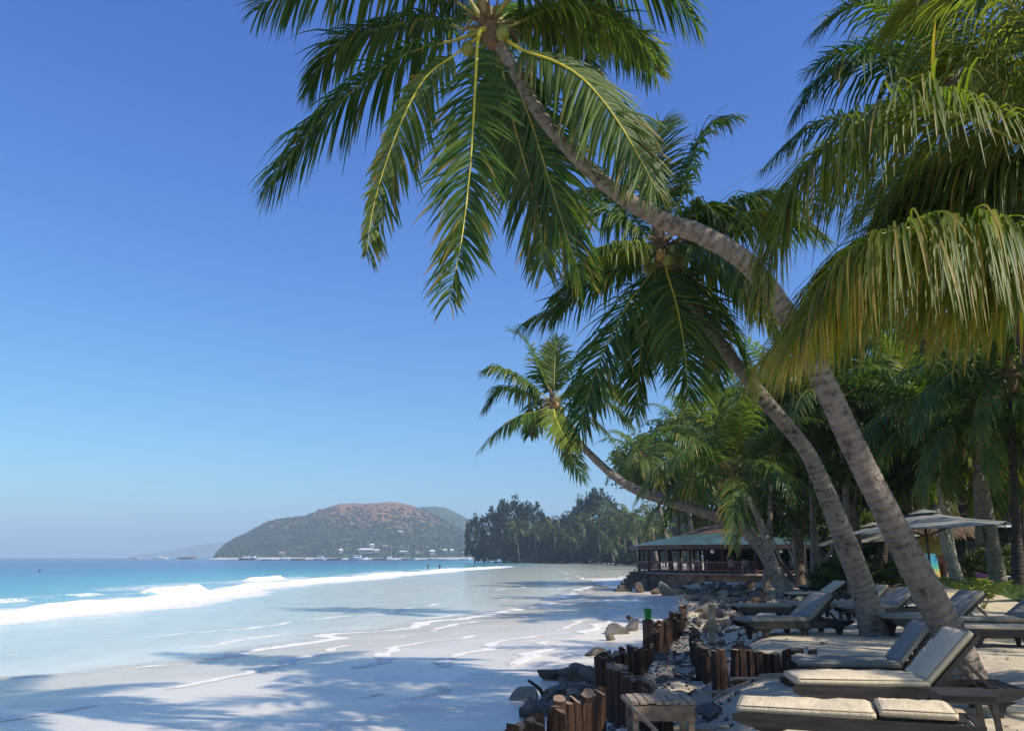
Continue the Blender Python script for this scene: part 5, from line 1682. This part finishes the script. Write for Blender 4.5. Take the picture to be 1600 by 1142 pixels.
m = MB(); m.tube([(s * 1.1, .33 * (1 - abs(s) ** 2.4), .24 + .09 * abs(s) ** 3) for s in np.linspace(-1, 1, 11)], .03, 6); m.tube([(s * 1.1, -.33 * (1 - abs(s) ** 2.4), .24 + .09 * abs(s) ** 3) for s in np.linspace(-1, 1, 11)], .03, 6)
m.build('rim', M['white_paint'], fl, True)

# ------------------------------------------------------------------ log retaining walls
def log_mesh(seed):
    r = np.random.default_rng(seed)
    n = 14; V, F = [], []
    zs = np.linspace(0, 1, 7)
    rad = 1 + .12 * r.normal(0, 1, n)
    slant = r.normal(0, .016, 2)
    for i, z in enumerate(zs):
        for j in range(n):
            a = j / n * 6.2832
            rr = rad[j] * (1 + .06 * r.normal()) * (1.0 - .08 * z)
            zz = z + (slant[0] * math.cos(a) + slant[1] * math.sin(a) if i == 6 else 0) * 1.0
            V.append((math.cos(a) * rr, math.sin(a) * rr, zz))
    V.append((0, 0, 1.0))
    for i in range(6):
        for j in range(n): F.append((i * n + j, i * n + (j + 1) % n, (i + 1) * n + (j + 1) % n, (i + 1) * n + j))
    mi = [0] * len(F)
    for j in range(n): F.append((6 * n + j, 6 * n + (j + 1) % n, 7 * n)); mi.append(1)
    return mesh_np('log', V, F, [M['post'], M['post_top']], mi, smooth=False)


LOGS = [log_mesh(60 + i) for i in range(7)]
rl = np.random.default_rng(9)


def log_wall(label, P, ztop, zbot, rad=(.055, .085), zj=.10, gap=.05, missing=()):
    P = np.array(P, float)
    root = empty('log_wall', (P[0][0], P[0][1], zbot)); tag(root, label, 'log wall', 'low walls of upright logs along the beach')
    L = np.r_[0, np.cumsum(np.linalg.norm(np.diff(P, axis=0), axis=1))]
    s = 0; k = 0
    while s < L[-1]:
        r_ = rl.uniform(*rad)
        s += r_
        x, y = np.interp(s, L, P[:, 0]), np.interp(s, L, P[:, 1])
        s += r_ * .86
        k += 1
        if rl.random() < gap: continue
        zt = (ztop if np.isscalar(ztop) else np.interp(s / L[-1], [0, 1], ztop)) + rl.normal(0, zj)
        o = link('log', LOGS[rl.integers(0, 7)], root, (x - P[0][0] + rl.normal(0, .02), y - P[0][1] + rl.normal(0, .02), 0))
        o.scale = (r_, r_, zt - zbot); o.rotation_euler = (rl.normal(0, .03), rl.normal(0, .03), rl.uniform(0, 6.28))
    return root


log_wall('stepped row of rusty brown logs at the bottom edge of the view', [(-.5, 8.0), (-.1, 8.9), (.45, 9.9), (1.08, 10.95)], (-.14, .02), -1.4, zj=.03)
log_wall('tall row of pale topped logs running towards the wooden platform', [(1.50, 15.1), (1.62, 13.6), (1.85, 12.0), (1.98, 11.4)], (.0, -.12), -1.3, zj=.04)
log_wall('short dark row of logs behind the tall pale topped row', [(1.70, 15.5), (2.05, 15.95), (2.50, 16.7)], -.06, -1.3, zj=.04)
log_wall('broken row of orange brown logs below the green bucket', [(2.75, 18.0), (3.2, 20.0), (3.75, 22.3)], (-.16, -.05), -1.3, zj=.08, gap=.06)
log_wall('farthest dark row of logs leading towards the restaurant', [(3.9, 23.0), (4.9, 25.5), (5.6, 28.5), (6.2, 31.5)], (-.08, -.15), -1.3, zj=.07, gap=.06)
log_wall('tall dark logs standing in the middle of the rubble', [(4.05, 19.6), (3.75, 17.8), (3.45, 16.2), (3.36, 15.2)], (-.06, -.04), -1.1, zj=.05, gap=.05)
log_wall('straight row of short reddish logs holding the sand behind the third lounger', [(3.34, 14.70), (4.2, 14.66), (5.0, 14.62)], (.09, .09), -.8, zj=.02, gap=0, rad=(.065, .09))

# single bits of timber
def plank(label, a, b, w, t, mat='old_wood', cat='plank', name='plank', group=None):
    m = MB(); m.bar(a, b, w, t, 0, .006)
    o = m.build(name, M[mat]); tag(o, label, cat, group); return o


pl = empty('wooden_platform', (1.78, 10.75, -.97)); tag(pl, 'small weathered plank platform with a brown front board above the rubble', 'platform')
for k in range(8):
    m = MB(); m.box((-.33 + k * .095, 0, .90 + (k % 3) * .006), (.085, .62 + .04 * math.sin(k * 2.1), .035), 0, None, .006); m.build('deck_board', M['old_wood'], pl)
m = MB(); m.box((0, -.30, .79), (.72, .035, .17), 0, None, .005); m.build('front_board', M['brown_beam'] if False else M['post_top'], pl)
for x_ in (-.33, .32):
    for y_ in (-.26, .26):
        m = MB(); m.box((x_, y_, .40), (.07, .07, .92), 0, None, .006); m.build('leg', M['old_wood'], pl)
plank('thin grey pole leaning from the platform down into the rubble', (1.30, 10.55, .0), (1.95, 9.75, -.62), .04, .04, name='pole', cat='pole')
plank('pale upright board standing in the rubble left of the shaded lounger', (*at(1112, 975, 20)[:2], -.3), (*at(1112, 945, 20)[:2], at(1112, 944, 20)[2]), .16, .04)
for k, (x_, y_, l_, a_) in enumerate([(2.15, 11.9, .9, .15), (2.2, 12.15, .8, -.1), (2.05, 12.4, .7, .3), (2.6, 11.6, .7, .05), (3.4, 14.3, .9, .1), (3.9, 14.2, .8, -.08), (4.4, 14.3, .8, .12), (3.0, 13.8, .7, -.2), (3.1, 19.0, .9, .5), (2.9, 18.5, .8, .2), (3.6, 21.0, 1.0, -.3)]):
    z_ = h1(x_, y_) + .03
    plank('split weathered plank lying flat beside the log walls', (x_ - math.cos(a_) * l_ / 2, y_ - math.sin(a_) * l_ / 2, z_), (x_ + math.cos(a_) * l_ / 2, y_ + math.sin(a_) * l_ / 2, z_ + .03), .13, .03, group='loose planks in the rubble')
M['drift'] = simple('driftwood', (.05, .038, .03), .85, .4, 9, .5)
for lab, pts, rr in (('forked dark driftwood stick poking from the rocks at the water edge', [(852, 1095), (845, 1078), (825, 1062)], .045), ('small dark stick in the wet sand left of the rocks', [(816, 1086), (809, 1082)], .03)):
    g0 = ground(*pts[0]); Yd = g0[1]
    P = [np.array(at(*p, Yd)) for p in pts]
    me = MB().tube(spline(P, 8) if len(P) > 2 else P, rr * np.linspace(1, .6, 8 if len(P) > 2 else 2), 7)
    tag(me.build('driftwood', M['drift'], None, True), lab, 'driftwood')

M['bucket_green'] = simple('green_plastic', (.03, .26, .06), .4, .15, 4, 0)
q = np.array([3.30, 20.2, .0]); w = at(1012, 960, 20.2)
bk = empty('bucket', (w[0], w[1], w[2] - .10)); tag(bk, 'bright green bucket on top of the broken logs', 'bucket')
m = MB(); m.tube([[0, 0, 0], [0, 0, .02], [0, 0, .22], [0, 0, .24]], np.array([.07, .075, .10, .108]), 16); m.build('body', M['bucket_green'], bk, True)
m = MB(); m.tube([[.105 * math.cos(a), 0, .23 + .09 * math.sin(a)] for a in np.linspace(0, math.pi, 9)], .008, 5); m.build('handle', M['white_paint'], bk, True)
b_ = MB(); b_.tube([[w[0], w[1], -1.0], [w[0], w[1], w[2] - .11]], .13, 10); o = b_.build('post', [M['post']]); tag(o, 'thick brown log standing under the green bucket', 'post')

# ------------------------------------------------------------------ rocks
def rock_mesh(seed):
    r = np.random.default_rng(seed)
    bm = bmesh.new(); bmesh.ops.create_icosphere(bm, subdivisions=4, radius=1)
    co = np.array([v.co[:] for v in bm.verts])
    pass
    for k in range(9):
        n = r.normal(0, 1, 3); n /= np.linalg.norm(n); d = r.uniform(.26, .60)
        e = co @ n - d
        co -= np.where(e > 0, e, 0)[:, None] * n * .985
    co *= np.array([1.25, r.uniform(.75, 1.05), r.uniform(.6, .9)]) * 1.35
    nz = fbm(co[:, 0] * 4 + co[:, 2] * 2, co[:, 1] * 4 - co[:, 2] * 3, seed) - .5
    co *= (1 + nz * .13)[:, None]
    for v, c in zip(bm.verts, co): v.co = Vector(c)
    me = bpy.data.meshes.new('rock'); bm.to_mesh(me); bm.free()
    return me


def rock_mat(name, a, b):
    t = NT(name)
    n1 = t.noise(1.6, 6, .65); n2 = t.noise(9, 6, .7)
    col = t.ramp(t.math('ADD', t.math('MULTIPLY', n1, .6), t.math('MULTIPLY', n2, .4)), [(.32, a), (.62, b), (.75, tuple(min(1, x * 1.4) for x in b))])
    return t.done(t.pbr(col, .85, t.bump(t.math('ADD', n2, n1), .8, .12), .3))


M['rock_grey'] = rock_mat('grey_rock', (.10, .085, .07), (.29, .255, .215))
M['rock_brown'] = rock_mat('brown_rock', (.075, .052, .038), (.22, .155, .105))
M['rock_pale'] = rock_mat('pale_rock', (.22, .19, .13), (.46, .41, .30))
RK = []
for mt in ('rock_grey', 'rock_brown', 'rock_pale'):
    row = []
    for i in range(4):
        me = rock_mesh(30 + i); me.materials.append(M[mt]); row.append(me)
    RK.append(row)


def rock(px, size, kind, label, group=None, i=0, pos=None, sink=.3):
    q = np.array(ground(*px)) if pos is None else np.array(pos)
    o = link('rock', RK[kind][i % 4], None, (q[0], q[1], q[2] + size * (.6 - sink)))
    o.scale = (size, size * random.uniform(.8, 1.1), size * random.uniform(.8, 1.2))
    o.rotation_euler = (random.uniform(-.4, .4), random.uniform(-.4, .4), random.uniform(0, 6.28))
    tag(o, label, 'rock', group)


RG = 'rocks at the foot of the log wall'
for k, (px, s, kd, lab) in enumerate([
    ((865, 1062), .26, 1, 'brown rock furthest out in the water edge, left of the dark grey one'), ((893, 1064), .34, 1, 'larger reddish brown rock between the brown and grey rocks'), ((914, 1052), .27, 0, 'flat topped grey rock beside the tall logs'),
    ((925, 1070), .26, 0, 'grey rock wedged against the tall logs'), ((907, 1084), .25, 0, 'rounded grey rock above the stepped logs'), ((880, 1088), .28, 0, 'wide dark rock behind the forked stick'),
    ((826, 1094), .25, 2, 'flat pale rock lying in the wet sand by the little stick'), ((858, 1092), .17, 2, 'upright pale rock beside the forked stick'), ((893, 1098), .24, 2, 'yellowish pale rock on top by the stepped logs'),
    ((878, 1104), .22, 2, 'pale green tinged rock just above the stepped logs'), ((850, 1110), .21, 0, 'rounded grey rock just left of the stepped logs'), ((828, 1120), .24, 0, 'grey rock lowest down near the bottom left of the stepped logs'),
    ((930, 1024), .20, 0, 'small grey rock by the water left of the tall logs'), ((965, 990), .40, 0, 'dark rounded boulder left of the orange brown logs'), ((988, 985), .36, 0, 'dark boulder touching the broken log row'),
    ((952, 1000), .22, 0, 'small dark rock in front of the rounded boulder'), ((984, 968), .16, 0, 'lone small dark rock out in the shallow water'), ((948, 1043), .18, 0, 'small rock at the foot of the tall logs'),
    ((1046, 930), .75, 2, 'ochre boulder at the foot of the restaurant'), ((1000, 925), .6, 1, 'dark boulder under the restaurant steps'), ((1030, 928), .5, 1, 'brown boulder beside the ochre one below the restaurant')]):
    rock(px, s, kd, lab, RG, k)
rr_ = np.random.default_rng(15)
for k in range(22):
    t_ = rr_.random(); px_ = (835 + 115 * t_ + rr_.normal(0, 9), 1118 - 62 * t_ + rr_.normal(0, 10))
    rock(px_, rr_.uniform(.10, .22), int(rr_.choice([0, 0, 1])), 'dark wet rock in the heap between the tall logs and the water', 'heaped rocks by the water', k)
n_ = 0
while n_ < 150:
    y = rr_.uniform(9.2, 52); x = np.interp(y, EDGE[:15, 1], EDGE[:15, 0]) + rr_.uniform(-.1, 2.3) * (1 + (y > 28) * .9)
    d = poly_sd(np.array([x]), np.array([y]), LANDPOLY)[0]
    if d < .05 or y < 11 or (y < 13 and d > .9) or (1.2 < x < 2.4 and 10.2 < y < 11.3): continue
    s = rr_.uniform(.07, .19) * (1.5 if y > 25 else 1)
    random.seed(n_)
    rock(None, s, int(rr_.choice([0, 0, 0, 1, 2], p=[.3, .2, .2, .2, .1])), 'broken grey rock jumbled in the rubble between the log walls and the loungers', 'jumbled rubble rocks', n_, (x, y, h1(x, y)), .25)
    n_ += 1
# small stones, too many to count
V_, F_ = [], []
base = np.array([(1, 0, -.5), (-.5, .87, -.5), (-.5, -.87, -.5), (.7, .6, .3), (-.8, .2, .4), (.2, -.8, .4), (0, 0, .8)])
bf = np.array([(0, 2, 1, 1), (0, 1, 3, 3), (1, 2, 4, 4), (2, 0, 5, 5), (3, 1, 4, 4), (4, 2, 5, 5), (5, 0, 3, 3), (3, 4, 6, 6), (4, 5, 6, 6), (5, 3, 6, 6)])
xs_, ys_ = [], []
while len(xs_) < 3800:
    y = rr_.uniform(10.6, 45); x = np.interp(y, EDGE[:15, 1], EDGE[:15, 0]) + abs(rr_.normal(0, 1.0)) * (1 + (y > 28) * .8)
    if y < 13 and rr_.random() < .6: continue
    xs_.append(x); ys_.append(y)
xs_ = np.array(xs_); ys_ = np.array(ys_)
zs_ = land_h(xs_, ys_)
T3 = []
for x, y, z in zip(xs_, ys_, zs_):
    s = rr_.uniform(.012, .05); a = rr_.normal(0, 1, (3, 3)); qm, _ = np.linalg.qr(a)
    k = len(V_) * 7
    V_.append(base @ qm.T * s * [1, 1, .8] + [x, y, z + s * .3]); T3.append(bf[:, :3] + k)
ru = mesh_np('rubble', np.concatenate(V_), np.concatenate(T3), M['rock_grey'], smooth=False)
tag(link('rubble', ru), 'loose grey stones and chips scattered along the log walls', 'rubble', kind='stuff')

# brown leaf litter on the sand and blades on the lawn
def scatter(name, n, fx, size, cols, label, up=0.1, seed=0, cat='leaf litter'):
    r = np.random.default_rng(seed)
    P = fx(r, n); k = len(P)
    P = np.column_stack([P, land_h(P[:, 0], P[:, 1]) + .01])
    a = r.uniform(0, 6.283, k); s = size * r.uniform(.5, 1.6, k)
    d = np.stack([np.cos(a), np.sin(a), r.uniform(0, 1, k) * up * 2 + up], 1) * s[:, None]
    w = np.stack([-np.sin(a), np.cos(a), r.normal(0, .2, k)], 1) * s[:, None] * (.25 if up < .5 else .06)
    V = np.stack([P, P + d * .5 + w, P + d, P + d * .5 - w], 1).reshape(-1, 3)
    c = np.array(cols)[r.integers(0, len(cols), k)] * r.uniform(.7, 1.3, k)[:, None]
    tag(link(name, mesh_np(name, V, np.arange(k * 4).reshape(k, 4), M['leaf'], col=np.repeat(c, 4, 0), smooth=False)), label, cat, kind='stuff')


def on_terrace(r, n):
    y = 5 + 25 * r.random(n) ** 1.4; x = np.interp(y, EDGE[:15, 1], EDGE[:15, 0]) + .8 + r.random(n) * y * .6
    return np.stack([x, y], 1)


def on_lawn(r, n):
    y = r.uniform(20.5, 44, n); q_ = r.uniform(.455, .66, n); x = y * q_
    k_ = y > 30.4 - np.clip(q_ - .49, 0, .2) * 80
    return np.stack([x, y], 1)[k_]


scatter('leaf_litter', 1500, on_terrace, .055, [(.12, .08, .05), (.20, .13, .07), (.08, .06, .04)], 'scraps of dry brown leaf litter on the sand', .12, 3)
scatter('grass', 60000, on_lawn, .055, [(.05, .10, .02), (.075, .13, .03), (.10, .14, .035)], 'short green grass of the garden lawn', .9, 4, 'grass')

# ------------------------------------------------------------------ air, light, picture
hz = NT('haze_air')
pv = hz.n('ShaderNodeVolumePrincipled')
pv.inputs['Color'].default_value = (.62, .79, 1.0, 1)
pv.inputs['Density'].default_value = 3.1e-4
pv.inputs['Anisotropy'].default_value = -.1
hz.l(pv.outputs[0], hz.out.inputs['Volume'])
m = MB(); m.box((0, 6200, 99.5 - 3), (19000, 12900, 207))
o = m.build('haze', hz.m); tag(o, 'thin bluish sea haze', 'haze', kind='stuff')

SUN_EL, SUN_AZ = R(44), math.atan2(-.50, .866)          # where the sun stands, seen from the place
sd = Vector((math.cos(SUN_AZ) * math.cos(SUN_EL), math.sin(SUN_AZ) * math.cos(SUN_EL), math.sin(SUN_EL)))
ld = bpy.data.lights.new('sun', 'SUN'); ld.energy = 5.0; ld.angle = R(.53); ld.color = (1.0, .935, .83)
sun = bpy.data.objects.new('sun', ld); COL.objects.link(sun)
sun.rotation_euler = sd.to_track_quat('Z', 'Y').to_euler()
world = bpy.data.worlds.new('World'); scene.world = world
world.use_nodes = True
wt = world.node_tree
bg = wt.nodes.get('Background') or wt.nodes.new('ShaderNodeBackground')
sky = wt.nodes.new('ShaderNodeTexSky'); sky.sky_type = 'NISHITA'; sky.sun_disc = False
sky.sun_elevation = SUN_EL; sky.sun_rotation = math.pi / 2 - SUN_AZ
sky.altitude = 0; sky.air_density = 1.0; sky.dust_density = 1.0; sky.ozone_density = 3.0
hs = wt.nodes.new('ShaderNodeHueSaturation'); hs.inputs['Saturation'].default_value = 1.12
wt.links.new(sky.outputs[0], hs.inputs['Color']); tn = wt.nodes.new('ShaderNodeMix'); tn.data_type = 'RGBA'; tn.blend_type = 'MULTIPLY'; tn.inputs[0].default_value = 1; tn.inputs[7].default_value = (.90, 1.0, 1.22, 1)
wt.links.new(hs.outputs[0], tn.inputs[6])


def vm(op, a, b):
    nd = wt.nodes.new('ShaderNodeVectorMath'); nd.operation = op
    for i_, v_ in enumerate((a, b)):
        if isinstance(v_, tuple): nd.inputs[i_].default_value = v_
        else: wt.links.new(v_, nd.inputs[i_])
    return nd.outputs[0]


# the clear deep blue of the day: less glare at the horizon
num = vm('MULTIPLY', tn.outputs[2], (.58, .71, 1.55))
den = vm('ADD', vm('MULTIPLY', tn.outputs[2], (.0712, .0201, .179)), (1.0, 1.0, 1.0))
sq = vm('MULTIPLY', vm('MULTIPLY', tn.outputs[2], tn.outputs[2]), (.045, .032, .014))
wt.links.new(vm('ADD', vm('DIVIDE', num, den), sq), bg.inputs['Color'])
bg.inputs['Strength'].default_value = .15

scene.view_settings.view_transform = 'Standard'
scene.view_settings.look = 'None'
scene.view_settings.exposure = 0.18
scene.view_settings.gamma = 1
scene.render.engine = 'CYCLES'
scene.cycles.use_denoising = True
scene.cycles.max_bounces = 8
scene.cycles.transparent_max_bounces = 12
scene.cycles.volume_bounces = 0
scene.cycles.use_adaptive_sampling = True
